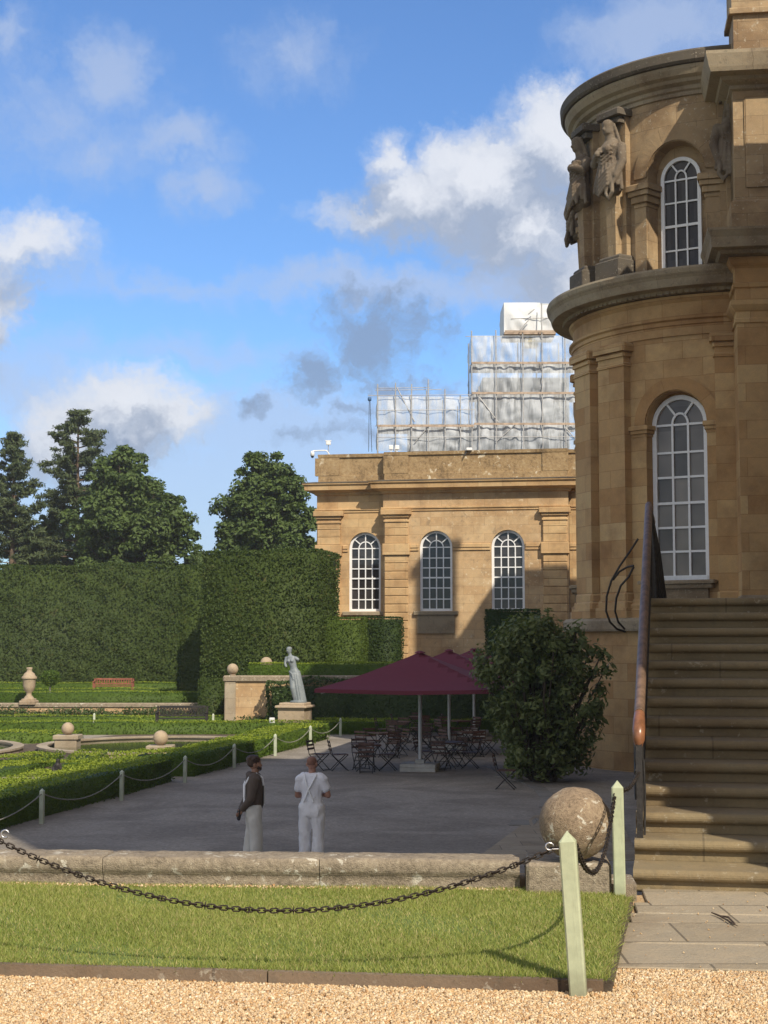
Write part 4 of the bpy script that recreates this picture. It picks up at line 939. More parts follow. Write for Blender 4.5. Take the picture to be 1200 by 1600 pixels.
def chain(a, b, sag, pitch, ln, wd, wire, name, label, spikes=0, seg=10, mat_=None):
    a, b = Vector(a), Vector(b); N = 400
    pts = [a.lerp(b, i / N) - Vector((0, 0, sag * (1 - (2 * i / N - 1) ** 2))) for i in range(N + 1)]
    cum = [0]
    for p, q in zip(pts, pts[1:]): cum.append(cum[-1] + (q - p).length)
    n = int(cum[-1] / pitch); mb = MB(); j = 0; roll = 0
    for i in range(n):
        d = (i + .5) * cum[-1] / n
        while cum[j + 1] < d: j += 1
        t_ = (pts[j + 1] - pts[j]).normalized(); c = pts[j].lerp(pts[j + 1], (d - cum[j]) / (cum[j + 1] - cum[j]))
        up = Vector((0, 0, 1)) if abs(t_.z) < .95 else Vector((1, 0, 0)); s_ = t_.cross(up).normalized(); up = s_.cross(t_)
        ang = (math.pi / 2 if i % 2 else 0) + .35 + .12 * math.sin(i * 1.3); w_ = s_ * math.cos(ang) + up * math.sin(ang)
        hl = ln / 2 - wd / 2; ring = []
        for q in range(seg):
            th = 2 * math.pi * q / seg; cx_ = math.cos(th) * wd / 2 + (hl if math.cos(th) > 0 else -hl); ring.append(c + t_ * cx_ + w_ * math.sin(th) * wd / 2)
        mb.tube(ring, wire, 6, closed=True)
        if spikes and i % spikes == spikes // 2:
            for q in range(4):
                th = q * math.pi / 2 + .4; dr = (s_ * math.cos(th) + up * math.sin(th)); mb.tube([c, c + dr * wd * .95], [wire * 1.5, wire * .2], 5)
    return tag(mb.build(name, mat_ or M_CHAIN), label, 'chain')
chain(pL + Vector((.04, 0, .69)), pA + Vector((-.08, 0, .665)), .33, .030, .041, .0215, .0037, 'heavy_chain', 'heavy rusty iron chain with spikes sagging across the front lawn', 7, 12)
chain(pA + Vector((.0, .05, .665)), pB + Vector((-.03, -.03, .66)), .27, .030, .041, .0215, .0037, 'heavy_chain', 'heavy iron chain hanging from the leaning post to the post by the steps', 5, 12)
chain(pB + Vector((.0, .03, .69)), sp(.42, .72, RX), .05, .030, .041, .0215, .0037, 'heavy_chain', 'short iron chain linking the post by the steps to the railing', 5, 12)
mb = MB(); c = pA + Vector((-.125, -.005, .665)); mb.tube([c + Vector((.018 * math.cos(a), 0, .016 * math.sin(a))) for a in np.linspace(.3, 5.2, 14)], .004, 8); mb.tube([c + Vector((.012, 0, -.012)), c + Vector((.09, 0, -.01))], .004, 8)
tag(mb.build('chain_hook', M_GALV), 'bright galvanised hook joining the heavy chain to the leaning post', 'hook')
mb = MB(); c = W(8, 1303, 7.45); mb.tube([c + Vector((.018 * math.cos(a), 0, .018 * math.sin(a))) for a in np.linspace(.3, 5.4, 14)], .0045, 8); tag(mb.build('chain_hook', M_GALV), 'bright galvanised hook at the left end of the heavy chain', 'hook')
mb = MB(); c = G(823, 1388, .06); mb.tube([c + Vector((0, 0, -.1)), c + Vector((.0, 0, .13))], .010, 8); mb.tube([c + Vector((0, 0, .13)), c + Vector((0, 0, .14))], .014, 8); tag(mb.build('iron_stake', M_IRON), 'short black iron stake in the grass before the ball plinth', 'stake')
mb = MB()
for pts in ([(1112, 1426), (1125, 1431), (1140, 1440), (1153, 1447)], [(1125, 1431), (1138, 1433), (1148, 1443)]): mb.tube([G(a, b, .028) for a, b in pts], [.004, .006, .005, .002][:len(pts)], 6)
tag(mb.build('fallen_twig', M_STICK), 'dark dry twig lying on the grey flagstone', 'twig')
# ------------------------------------------------------------------ lower terrace: path edge posts and ropes
UD = Vector(A2(11)); UN = Vector((-UD.y, UD.x))                               # along the path, and left of it
Q0 = Vector((-6.62, 29.7))
def pq(s, off=0.0): p = Q0 + UD * s + UN * off; return (p.x, p.y, TZ)
ordinal = ['nearest the left edge of the terrace', 'second along the path from the left edge', 'third along the path from the left edge', 'fourth along the path, in sun beside the clipped hedge', 'fifth along the path, in shade before the statue', 'sixth along the path, before the statue']
ps = [(65, 1287), (190, 1251), (289, 1223), (366, 1200), (430, 1181), (485, 1165)]
pp = [G(a, b, TZ) for a, b in ps] + [G(532, 1150, TZ)]
back = pp[0] + (pp[0] - pp[1]); 
for i, p in enumerate(pp[:6]): post('path_post', p, .68, .085, -R(11), (0, 0), 'pale green post ' + ordinal[i], M_POSTF, 'posts along the terrace path')
post('path_post', pp[6], .68, .085, 0, (0, 0), 'pale green post standing alone in the sun behind the bistro chairs', M_POSTF)
for px, py in ((147, 1138), (333, 1139)):
    post('path_post', G(px, py, TZ), .62, .085, 0, (0, 0), 'small pale post among the far box hedges, ' + ('left of' if px < 200 else 'just right of') + ' the black bench', M_POSTF)
rl = ['left of the first path post', 'between the first and second path posts', 'between the second and third path posts', 'between the third and fourth path posts', 'between the fourth and fifth path posts', 'between the fifth path post and the statue post', 'between the statue post and the lone sunlit post']
pr = [back] + pp
for i in range(7):
    a, b = pr[i] + Vector((0, 0, .58)), pr[i + 1] + Vector((0, 0, .58)); n = 14; mb = MB()
    mb.tube([a.lerp(b, q / n) - Vector((0, 0, .30 * (1 - (2 * q / n - 1) ** 2))) for q in range(n + 1)], .013, 6)
    tag(mb.build('barrier_rope', M_ROPE), 'pale sagging barrier rope ' + rl[i], 'rope')
# ------------------------------------------------------------------ hedges and parterre
def hat(name, label, p, rz, L, Wd, H, leaf=.06, dens=260, m=L_BOX, z=TZ, **kw):
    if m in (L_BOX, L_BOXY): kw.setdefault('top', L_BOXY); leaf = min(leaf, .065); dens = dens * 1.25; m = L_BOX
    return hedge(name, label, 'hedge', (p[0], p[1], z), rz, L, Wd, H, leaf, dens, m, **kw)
RZP = R(90 - 11)
hat('clipped_hedge', 'dark clipped box hedge along the path nearest the left edge', pq(1.8, 1.15), RZP, 15.5, 1.35, .62, .055, 420, L_BOX, rough=.05)
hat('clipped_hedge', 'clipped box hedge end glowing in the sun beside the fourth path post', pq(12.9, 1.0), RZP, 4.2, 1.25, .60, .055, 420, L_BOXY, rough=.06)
hat('clipped_hedge', 'clipped box hedge along the path running up to the statue pedestal', pq(21.0, 1.1), RZP, 11.0, 1.4, .58, .06, 320, L_BOX, rough=.05)
k_ = 0
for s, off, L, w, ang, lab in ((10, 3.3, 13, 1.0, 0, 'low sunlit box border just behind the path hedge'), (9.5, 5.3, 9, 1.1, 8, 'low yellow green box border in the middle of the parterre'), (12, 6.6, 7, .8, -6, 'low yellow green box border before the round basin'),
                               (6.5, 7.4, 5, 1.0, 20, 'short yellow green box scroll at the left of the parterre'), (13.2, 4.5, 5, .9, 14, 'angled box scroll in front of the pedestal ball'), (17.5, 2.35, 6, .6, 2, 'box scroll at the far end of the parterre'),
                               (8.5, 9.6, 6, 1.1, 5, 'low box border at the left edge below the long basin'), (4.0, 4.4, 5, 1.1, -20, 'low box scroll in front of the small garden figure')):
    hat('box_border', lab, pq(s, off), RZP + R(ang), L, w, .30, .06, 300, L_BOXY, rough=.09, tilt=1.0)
p = pq(9, 7.0); slab('parterre_bed', [pq(-4, 1.9)[:2], pq(28, 1.9)[:2], pq(30, 8)[:2], pq(9, 12.5)[:2], pq(-4, 12)[:2]], TZ - .1, TZ + .015, M_SOIL)
# basins
def basin(c, r, name, label, segs=40, a0=0, a1=360):
    t = thing(name, label, 'basin', (c[0], c[1], TZ))
    mb = MB(); n = segs; P_ = [(r * math.cos(R(a0 + (a1 - a0) * i / n)), r * 1.08 * math.sin(R(a0 + (a1 - a0) * i / n))) for i in range(n)][::1]
    mb.sweep([(0, -.2), (.0, .12), (.04, .12), (.04, .18), (-.30, .18), (-.30, .12), (-.26, .11), (-.26, -.3)], P_, closed=True); mb.build('kerb', M_GARD, t)
    mb = MB(); mb.prism([(x * .97, y * .97) for x, y in P_], -.25, .085); w = mb.build('basin_water', M_WATER, t); return t
basin((-7.3, 50.6), 3.9, 'round_basin', 'round stone water basin with low kerb, beside the ball on a pedestal')
basin((-16.0, 48.8), 4.5, 'round_basin', 'stone water basin at the left edge of the garden')
def ballped(px, py, Y, r, label, pw=.42, zb=TZ, m=M_GARD):
    c = W(px, py, Y); t = thing('ball_finial', label, 'stone ball', (c.x, c.y, zb))
    mb = MB(); h = c.z - r - zb; mb.box(-pw, pw, -pw, pw, -.1, h - .12, None, .02); mb.box(-pw - .05, pw + .05, -pw - .05, pw + .05, h - .119, h + .01, None, .02); mb.build('pedestal', m, t)
    mb = MB(); mb.sphere((0, 0, c.z - zb), r, 24); mb.build('ball', M_PED, t); return t
ballped(106, 1138.5, 50.5, .205, 'stone ball on a square pedestal at the join of the two basins', .36)
ballped(251, 1153, 46.5, .225, 'stone ball on a square pedestal in front of the round basin', .34)
o = MB(); o.box(-9, 0, 0, .45, -.1, .30, None, .03); t = tag(o.build('pond_kerb', M_GARD, None, (-7.6, 36.6, TZ), R(2)), 'low pale stone kerb at the left edge behind the shaded hedge', 'kerb')
# small dark garden figure
b = MB(); cap(b, [(0, 0, 0), (0, 0, .16), (.02, 0, .30)], [.07, .06, .075]); cap(b, [(.02, 0, .34), (.03, -.01, .42)], [.05, .05]); cap(b, [(-.05, 0, .30), (-.10, -.03, .2), (-.04, -.08, .14)], [.028, .024, .02]); cap(b, [(.09, 0, .30), (.12, -.02, .2), (.08, -.09, .15)], [.028, .024, .02]); cap(b, [(-.03, -.02, .06), (-.06, -.12, .06), (-.05, -.14, 0)], [.04, .035, .03]); cap(b, [(.05, -.02, .06), (.07, -.12, .06), (.07, -.14, 0)], [.04, .035, .03])
c = G(92, 1222, -1.66); o = remesh(b, 'garden_figure', M_IRON, .018, None, (-7.75, 36.75, TZ + .295)); tag(o, 'small dark seated garden figure on the stone kerb at left', 'statue')
# far rows of low hedge on the lower level
hat('box_row', 'long low box hedge in front of the rose bank, farthest row of the lower garden', (-12.5, 63.0), 0, 27, 1.0, .5, .07, 200, L_BOX)
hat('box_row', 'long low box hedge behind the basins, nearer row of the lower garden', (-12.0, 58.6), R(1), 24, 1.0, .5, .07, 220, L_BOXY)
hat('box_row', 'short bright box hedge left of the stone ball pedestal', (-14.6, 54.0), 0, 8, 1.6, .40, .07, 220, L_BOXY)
hat('box_row', 'short low box hedge left of the statue pedestal', (-5.6, 59.0), 0, 3.6, 1.0, .42, .07, 220, L_BOX)
hat('box_row', 'low box hedge running right from the statue pedestal behind the parasols', (2.6, 60.0), R(-2), 10.6, .8, .5, .07, 220, L_BOX)
# terraces behind
slab('upper_garden', [(-60, 68), (-6.4, 68), (-6.4, 100), (-60, 100)], -2.2, -1.2, M_SOIL)
slab('high_terrace', [(-6.35, 62.7), (30, 62.7), (30, 110), (-6.35, 110)], -2.2, -.02, M_SOIL)
gw = thing('garden_wall', 'long low garden wall with pale lichen coping below the tall hedge', 'wall', (-6.5, 67.9, TZ))
mb = MB(); mb.box(-30, 0, 0, .35, -.2, .62); mb.build('wall_face', M_HONEYW, gw); mb = MB(); mb.box(-30, .02, -.06, .42, .62, .79, None, .04); mb.build('coping', M_COPE, gw)
tw = thing('terrace_wall', 'honey stone terrace wall with coping, end pier and ball behind the statue', 'wall', (-6.4, 62.4, TZ))
mb = MB(); mb.box(0, 30, 0, .3, -.2, 1.9); mb.box(0, .3, .3, 6, -.2, 1.9); mb.build('wall_face', M_HONEYW, tw)
mb = MB(); mb.box(-.04, .42, -.05, .36, -.2, 1.9, None, .03); mb.build('end_pier', M_GARD, tw)
mb = MB(); mb.box(-.1, 30, -.10, .4, 1.9, 2.12, None, .05); mb.build('coping', M_COPE, tw)
c = W(363.5, 1042, 62.6)
mb = MB(); mb.sphere((0, 0, .23), .23, 24); mb.lathe([(.12, -.03), (.14, 0), (.09, .03)], 16); tag(mb.build('stone_ball', M_PED, None, (c.x, c.y, TZ + 2.14)), 'small stone ball on the end of the terrace wall', 'stone ball')
c = W(416, 1036, 66); mb = MB(); mb.sphere((0, 0, .25), .26, 24); mb.box(-.2, .2, -.2, .2, -.5, .02); tag(mb.build('stone_ball', M_PED, None, (c.x, c.y, c.z - .25)), 'pale stone ball peeping over the low hedge behind the statue', 'stone ball')
hat('climbing_hedge', 'dense leafy hedge clothing the terrace wall behind the statue and parasols', (4.6, 61.7), 0, 18.6, 1.0, 1.93, .11, 230, L_ROSE, rough=.16, tilt=1.0)
hat('box_row', 'low sunlit box hedge on top of the terrace wall', (-.4, 65.3), R(-1), 10.6, 1.4, .66, .07, 240, L_BOX, z=-.02)
hat('yew_block', 'square block of clipped hedge at the end of the long garden wall', (-7.35, 66.2), 0, 1.05, 1.6, 1.9, .08, 300, L_YEW)
# rose bank in front of the garden wall
def bush(name, label, p, rx, ry, h, n, leaf, m, cat='shrub', group=None, stems=True, loc_z=TZ, tilt=.9):
    t = thing(name, label, cat, (p[0], p[1], loc_z), 0, group)
    d = RNG.normal(0, 1, (n, 3)); d /= np.linalg.norm(d, axis=1, keepdims=True); d[:, 2] = np.abs(d[:, 2]) * 1.0
    rr = RNG.uniform(.55, 1.0, n)[:, None] * (1 + .22 * np.sin(d[:, :1] * 7 + 1) * np.cos(d[:, 1:2] * 6) + .15 * np.sin(d[:, 2:3] * 11))
    q = d * rr * np.array([rx, ry, h * .96]); q[:, 2] = np.maximum(.04, q[:, 2])
    v, f = leaves(q, d, leaf, tilt); npmesh('foliage', v, f, 4, m, t)
    mb = MB()
    for i in range(5):
        a = i * 1.3; mb.tube([(0, 0, 0), (.3 * rx * math.cos(a), .3 * ry * math.sin(a), h * .35), (.6 * rx * math.cos(a), .6 * ry * math.sin(a), h * .7)], [.03, .02, .01], 5)
    mb.build('stem', M_BARK, t); return t
where = ['far left', 'below the urn', 'left of the small standard tree', 'below the small standard tree', 'left of the red bench', 'below the red bench', 'just right of the red bench', 'left of the black bench', 'behind the black bench', 'right of the black bench', 'below the square yew block', 'left of the statue']
for i in range(12):
    px = -20 + i * 40; Y = 67.0; h = .66 + .10 * math.sin(i * 2.2) + (.35 if i in (9, 10) else 0)
    bush('rose_bush', 'leafy rose bush before the garden wall, ' + where[i], ((px - 600) / FPX * Y, Y - (5 if i == 11 else 0)), 1.0, .55, h, 1500, .10, L_ROSE, 'bush', 'rose bushes along the garden wall')
# upper left garden
hat('box_row', 'long low box hedge just behind the garden wall coping, beside the urn', (-14.5, 69.6), 0, 20, 1.2, .5, .08, 180, L_BOX, z=-1.2)
hat('box_row', 'long low box hedge in front of the red bench', (-15.5, 76.5), 0, 22, 1.1, .42, .09, 160, L_BOX, z=-1.2)
hat('box_row', 'long low box hedge along the foot of the tall yew hedge', (-16.0, 84.5), 0, 24, 1.1, .50, .09, 160, L_BOX, z=-1.2)
urn = thing('stone_urn', 'tall pale stone urn with lid standing on the garden wall', 'urn', (*W(45, 1100, 68.1).xy, -1.17))
mb = MB(); mb.box(-.36, .36, -.36, .36, -.05, .12, None, .03); mb.box(-.28, .28, -.28, .28, .121, .2, None, .03); mb.build('plinth', M_PED, urn)
mb = MB(); mb.lathe([(.22, .2), (.20, .26), (.11, .36), (.12, .46), (.22, .56), (.27, .75), (.28, 1.02), (.30, 1.08)], 24); mb.build('body', M_PED, urn)
mb = MB(); mb.lathe([(.33, 1.07), (.34, 1.14), (.27, 1.20), (.22, 1.30), (.12, 1.38), (.11, 1.46), (.13, 1.50), (.13, 1.56), (0, 1.57)], 24); mb.build('lid', M_PED, urn)
c = W(78, 1088, 74.5); std = thing('standard_tree', 'tiny round headed standard tree on a pale stem beside the urn', 'tree', (c.x, c.y, -1.2))
mb = MB(); mb.tube([(0, 0, 0), (0, 0, .62)], .035, 8); mb.build('trunk', M_ROPE, std)
n = 1300; d = RNG.normal(0, 1, (n, 3)); d /= np.linalg.norm(d, axis=1, keepdims=True); v, f = leaves(d * RNG.uniform(.7, 1.05, (n, 1)) * np.array([.48, .48, .40]) + np.array([0, 0, .98]), d, .09, .8); npmesh('crown', v, f, 4, L_BOX, std)
# benches
def bench(name, label, loc, rz, L, H, m, lattice=False):
    t = thing(name, label, 'bench', loc, rz); h2 = L / 2; sh = H * .5
    mb = MB()
    for i in range(4): mb.box(-h2 + .06, h2 - .06, -.42 + i * .12, -.33 + i * .12, sh - .035, sh)
    mb.build('seat', m, t); mb = MB(); mb.box(-h2 + .06, h2 - .06, .02, .07, H - .09, H, None, .01); mb.box(-h2 + .06, h2 - .06, .02, .06, sh + .06, sh + .12)
    n = int(L / .13)
    for i in range(n):
        x = -h2 + .12 + (L - .24) * i / (n - 1)
        if lattice:
            mb.tube([(x + .045 * math.cos(a), .04, sh + (H - sh) * .5 + .14 * math.sin(a)) for a in np.linspace(0, 6.28, 12)], .016, 5); mb.box(x - .008, x + .008, .03, .05, sh + .1, H - .08)
        else: mb.box(x - .028, x + .028, .025, .05, sh + .1, H - .08)
    mb.build('backrest', m, t)
    for s in (-1, 1):
        mb = MB(); mb.box(s * h2 - .035, s * h2 + .035, -.44, -.38, 0, sh + .2); mb.build('leg', m, t)
        mb = MB(); mb.box(s * h2 - .035, s * h2 + .035, .01, .07, 0, H * .98); mb.build('leg', m, t)
        mb = MB(); mb.box(s * h2 - .04, s * h2 + .04, -.48, .01, sh + .201, sh + .25, None, .01); mb.build('armrest', m, t)
    return t
c = W(178, 1083, 82); bench('wooden_bench', 'red brown slatted wooden bench against the tall yew hedge', (c.x, c.y, -1.2), 0, 2.05, .78, M_RED)
c = W(285, 1135, 61.3); bench('iron_bench', 'black ornate iron bench before the garden wall', (c.x, c.y, TZ), 0, 1.95, .96, M_IRON, True)
# tall hedges
hedge('yew_hedge', 'very tall clipped yew hedge wall across the back of the garden at left', 'hedge', (-26.0, 91.2, -1.2), R(-.5), 34, 3.6, 7.15, .13, 170, L_YEW, rough=.16, tilt=.7)
hedge('yew_hedge', 'shaded yew hedge section filling the dark gap between the tall hedge and square block', 'hedge', (-8.85, 74.9, -1.2), R(0), 2.1, 2.4, 6.4, .11, 200, L_YEW, rough=.12, tilt=.7)
hedge('yew_hedge', 'tall square cut yew block beside the orangery, right of the dark gap', 'hedge', (-5.00, 68.7, -.1), R(-10), 5.3, 4.3, 5.6, .11, 240, L_YEW, rough=.09, tilt=.7)
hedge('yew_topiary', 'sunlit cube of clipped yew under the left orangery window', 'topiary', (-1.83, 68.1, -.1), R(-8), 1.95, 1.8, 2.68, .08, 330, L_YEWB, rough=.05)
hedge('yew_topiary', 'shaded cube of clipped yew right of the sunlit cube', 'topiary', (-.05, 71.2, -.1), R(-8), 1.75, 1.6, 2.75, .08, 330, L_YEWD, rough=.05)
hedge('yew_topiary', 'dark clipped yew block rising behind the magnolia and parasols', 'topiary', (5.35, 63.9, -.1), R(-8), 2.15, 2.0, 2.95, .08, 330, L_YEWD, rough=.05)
# ------------------------------------------------------------------ statue on its pedestal
c = G(462, 1144, TZ); PED = Vector((c.x, 59.4, TZ))
ped = thing('statue_pedestal', 'square pale stone pedestal carrying the grey statue', 'pedestal', PED, R(-14))
mb = MB(); mb.box(-.52, .52, -.52, .52, -.1, .92); mb.box(-.58, .58, -.58, .58, -.1, .1, None, .02); mb.build('block', M_PED, ped)
mb = MB(); mb.box(-.55, .55, -.55, .55, .92, .98, None, .02); mb.box(-.63, .63, -.63, .63, .981, 1.06, None, .03); mb.box(-.50, .50, -.50, .50, 1.061, 1.16, None, .03); mb.build('cap_moulding', M_PED, ped)
def draped_statue():
    b = MB(); q = lambda *p: p
    b.lathe([(.0, -.02), (.30, -.02), (.31, .05), (.26, .07), (0, .07)], 16, (.03, 0, 0))
    cap(b, [(.13, .02, .06), (.12, .01, .5), (.07, .0, .95), (.02, 0, 1.12)], [(.13, .13), (.13, .12), (.16, .15), (.19, .15)])          # standing leg under drapery
    cap(b, [(-.02, -.10, .08), (-.10, -.16, .52), (-.05, -.04, .95)], [(.09, .10), (.11, .12), (.15, .14)])                               # bent leg
    for i in range(9):
        a = -1.5 + i * .42
        cap(b, [(.05 + .17 * math.sin(a), -.13 * math.cos(a) - .03, 1.02), (.02 + .20 * math.sin(a), -.16 * math.cos(a) - .03, .6), (.09 + .20 * math.sin(a), -.17 * math.cos(a) - .0, .08)], [.03, .036, .045], 8)
    for i in range(4): b.tube([(-.17, -.04, 1.12 - i * .05), (-.02, -.20, 1.02 - i * .06), (.19, -.08, 1.08 - i * .05), (.19, .08, 1.12 - i * .04)], .035, 8)
    cap(b, [(.01, .0, 1.08), (.03, -.01, 1.28), (.0, -.02, 1.48), (-.01, -.02, 1.62)], [(.165, .12), (.135, .105), (.17, .12), (.17, .10)], 14)
    b.sphere((-.07, -.12, 1.50), .062, 10); b.sphere((.07, -.12, 1.50), .062, 10)
    cap(b, [(-.01, -.01, 1.64), (-.05, -.03, 1.78)], [.065, .06])
    cap(b, [(-.06, -.03, 1.83), (-.07, -.04, 1.94)], [(.085, .10), (.095, .11)]); b.sphere((-.06, .08, 1.92), .06, 10); b.sphere((-.10, -.15, 1.86), .018, 8)
    for i in range(8): a = i * .8; b.sphere((-.07 + .08 * math.cos(a), -.01 + .08 * math.sin(a), 1.95), .035, 8)
    cap(b, [(-.18, -.01, 1.60), (-.24, -.06, 1.42), (-.20, -.15, 1.30)], [.07, .058, .05]); cap(b, [(.17, -.0, 1.60), (.25, .02, 1.55)], [.07, .06])
    b.v = [(x + .10 - .125 * z + .06 * math.sin(z * 3.0), y, z) for x, y, z in b.v]
    return b
o = remesh(draped_statue(), 'statue', M_MARB, .017, None, PED + Vector((0, 0, 1.16)), R(-22), 2); o.scale = (1.06, 1.06, 1.06); tag(o, 'grey classical statue of a half draped woman on the pedestal', 'statue')
c = W(425, 1130, 58.6); mb = MB(); mb.box(-.09, .09, -.08, .08, .34, .62, None, .02); mb.box(-.03, .03, -.03, .03, -.1, .3); mb.box(-.05, .05, -.09, -.081, .44, .56); tag(mb.build('service_box', M_CCTV, None, (c.x, c.y, TZ), R(-20)), 'small white service box beside the statue pedestal', 'box')
# ------------------------------------------------------------------ orangery wing
om = Matrix.Translation((-3.33, 76.0, 0)) @ Matrix.Rotation(-R(10), 4, 'Z')
org = thing('orangery', 'low honey stone orangery wing with tall arched white windows and a parapet', 'building', (2.5, 78, -.05))
OB, OE = 3.42, 12.45                           # projecting bay
def ofn(y): return lambda s, z, d: tuple(om @ Vector((s, y + d, z)))
WO = [2.42, 6.02, 9.52]; HW = .80
ow = thing if False else None
for (a, b, y, ws) in ((0, OB, 0, WO[:1]), (OB, OE, -.45, WO[1:]), (OE, 18.2, 0, [15.9])):
    mb = MB(); wall_panel(mb, ofn(y), a, b, -.1, 9.0, [(s, HW, 3.0, 6.1) for s in ws], .42, 2); mb.build('front_wall', M_HONEY if ws != WO[1:] else M_HONEYW, org, world=True)
    for s in ws:
        q = om @ Vector((s, y + .24, 3.0)); p = org.location
        window(org, 1.6, 3.1, 4, [.58, 1.12, 2.1, 2.58, 3.1], 1.62, 'four', M_PANE, (q.x - p.x, q.y - p.y, q.z - p.z), -R(10), .12, .052, 'sash_window')
        mb = MB(); mb.box(s - 1.1, s + 1.1, y - .16, y + .3, 2.82, 2.995, om, .03)
        if y < 0: mb.box(s - .92, s + .92, y - .09, y + .1, 1.92, 2.819, om, .02)
        mb.build('sill', M_CORN, org, world=True)
opath = [(0, 14), (0, 0), (OB, 0), (OB, -.45), (OE, -.45), (OE, 0), (18.2, 0)]
def osw(name, prof, m, path=opath):
    mb = MB(); mb.sweep(prof, path, m=om); return mb.build(name, m, org, world=True)
osw('string_course', [(0, 7.86), (.05, 7.88), (.05, 7.97), (.10, 8.0), (.10, 8.06), (0, 8.08)], M_HONEY)
osw('cornice', [(0, 8.72), (.10, 8.76), (.14, 8.86), (.34, 8.93), (.52, 8.97), (.54, 9.16), (.62, 9.24), (.62, 9.30), (-.3, 9.42)], M_HONEY)
osw('cornice_weathering', [(.10, 9.302), (.635, 9.30), (.64, 9.335), (.10, 9.42)], M_CORND)
osw('parapet', [(-.05, 9.3), (-.05, 9.72), (-.12, 9.74), (-.12, 10.62), (-.04, 10.64), (-.02, 10.80), (-.5, 10.84), (-.5, 9.3)], M_PARA)
for s, y in ((.5, 0), (OB + .62, -.45), (OE - .62, -.45), (17.4, 0)):
    mb = MB(); mb.box(s - .62, s + .62, y + .055, y + .3, 9.74, 10.62, om); mb.build('parapet_pier', M_PARA, org, world=True)
mb = MB(); mb.box(.3, 18, .3, 16, 8.5, 10.2, om); mb.box(.0, 18.2, .5, 14, 0, 8.9, om); mb.build('roof_body', M_LEAD, org, world=True)
def opil(s, w, y, z0, n):
    mb = MB()
    for i in range(n):
        a = z0 + i * .40; mb.box(s - w / 2, s + w / 2, y - .16, y + .2, a + .02, a + .38, om, .03); mb.box(s - w / 2 + .05, s + w / 2 - .05, y - .10, y + .2, a - .02, a + .0198, om)
    t = z0 + n * .40
    for a, b, e in ((5.74, 6.28, .10),): mb.box(s - w / 2 - e, s + w / 2 + e, y - .16 - e, y + .2, a, b, om, .03)
    for a, b, e in ((6.30, 6.66, 0), (6.68, 7.04, 0), (7.06, 7.34, 0), (7.342, 7.44, .05), (7.442, 7.56, .0), (7.562, 7.70, .08), (7.702, 7.95, .18)): mb.box(s - w / 2 - e, s + w / 2 + e, y - .16 - e, y + .2, a, b, om, .03)
    return mb.build('rusticated_pilaster', M_HONEY, org, world=True)
opil(.62, 1.15, 0, .14, 14); opil(OB + .66, 1.15, -.45, .14, 14); opil(OE - .66, 1.15, -.45, .14, 14)
for a, b, y in ((1.3, WO[0] - .84, 0), (WO[0] + .84, OB, 0), (OB + 1.3, WO[1] - .84, -.45), (WO[1] + .84, WO[2] - .84, -.45), (WO[2] + .84, OE - 1.3, -.45), (OE, 15, 0)):
    mb = MB(); mb.box(a, b, y - .10, y + .1, 6.08, 6.26, om, .03); mb.box(a, b, y - .06, y + .1, 5.94, 6.078, om, .02); mb.build('impost_band', M_HONEY, org, world=True)
# security cameras and lamps on the parapet
def at_o(px, py, y): 
    d = ray(px, py); n = Vector((math.sin(R(10)), math.cos(R(10)), 0)); o0 = om @ Vector((0, y, 0)); return EYE + d * ((o0 - EYE).dot(n) / d.dot(n))
c = at_o(512, 712, .1); cctv = thing('security_camera', 'white dome security camera on a bracket arm at the parapet corner', 'camera', c)
mb = MB(); mb.tube([(.06, 0, -.06), (.06, 0, .10), (-.06, 0, .26), (-.3, 0, .26), (-.72, 0, .24)], .032, 8); mb.build('bracket', M_CCTV, cctv)
mb = MB(); mb.lathe([(.0, .13), (.08, .11), (.10, .02), (.10, -.13), (.08, -.14)], 16, (-.76, 0, .12)); mb.build('housing', M_CCTV, cctv); mb = MB(); mb.lathe([(.08, 0), (.07, -.05), (.04, -.09), (0, -.10)], 14, (-.76, 0, -.02)); mb.build('lens_dome', M_BLACK, cctv)
c = at_o(513, 708, .3); s2 = thing('floodlight', 'small white floodlight on a thin rod above the security camera', 'lamp', c)
mb = MB(); mb.tube([(0, 0, -.1), (0, 0, .42)], .018, 6); mb.build('rod', M_SCAF, s2); mb = MB(); mb.box(-.12, .12, -.10, .10, .42, .58, None, .03); mb.box(-.15, .15, -.05, .1, .60, .64); mb.build('head', M_CCTV, s2)
c = at_o(616, 702, .0); s2 = thing('floodlight', 'pair of small white floodlights on the parapet below the scaffold', 'lamp', c)
for x in (-.16, .14): mb = MB(); mb.box(x - .11, x + .11, -.1, .1, .0, .20, None, .03); mb.box(x - .02, x + .02, -.02, .02, -.15, 0); mb.build('head', M_CCTV, s2)
c = at_o(733, 703, -.45); s2 = thing('floodlight', 'small dark floodlight on the parapet edge with a lichen streak below', 'lamp', c)
mb = MB(); mb.box(-.15, .15, -.12, .1, -.02, .1, None, .03); mb.build('head', M_CCTV, s2); mb = MB(); mb.tube([(-.1, .0, -.02), (-.22, -.06, -.28)], .03, 6); mb.build('bracket', M_BLACK, s2)
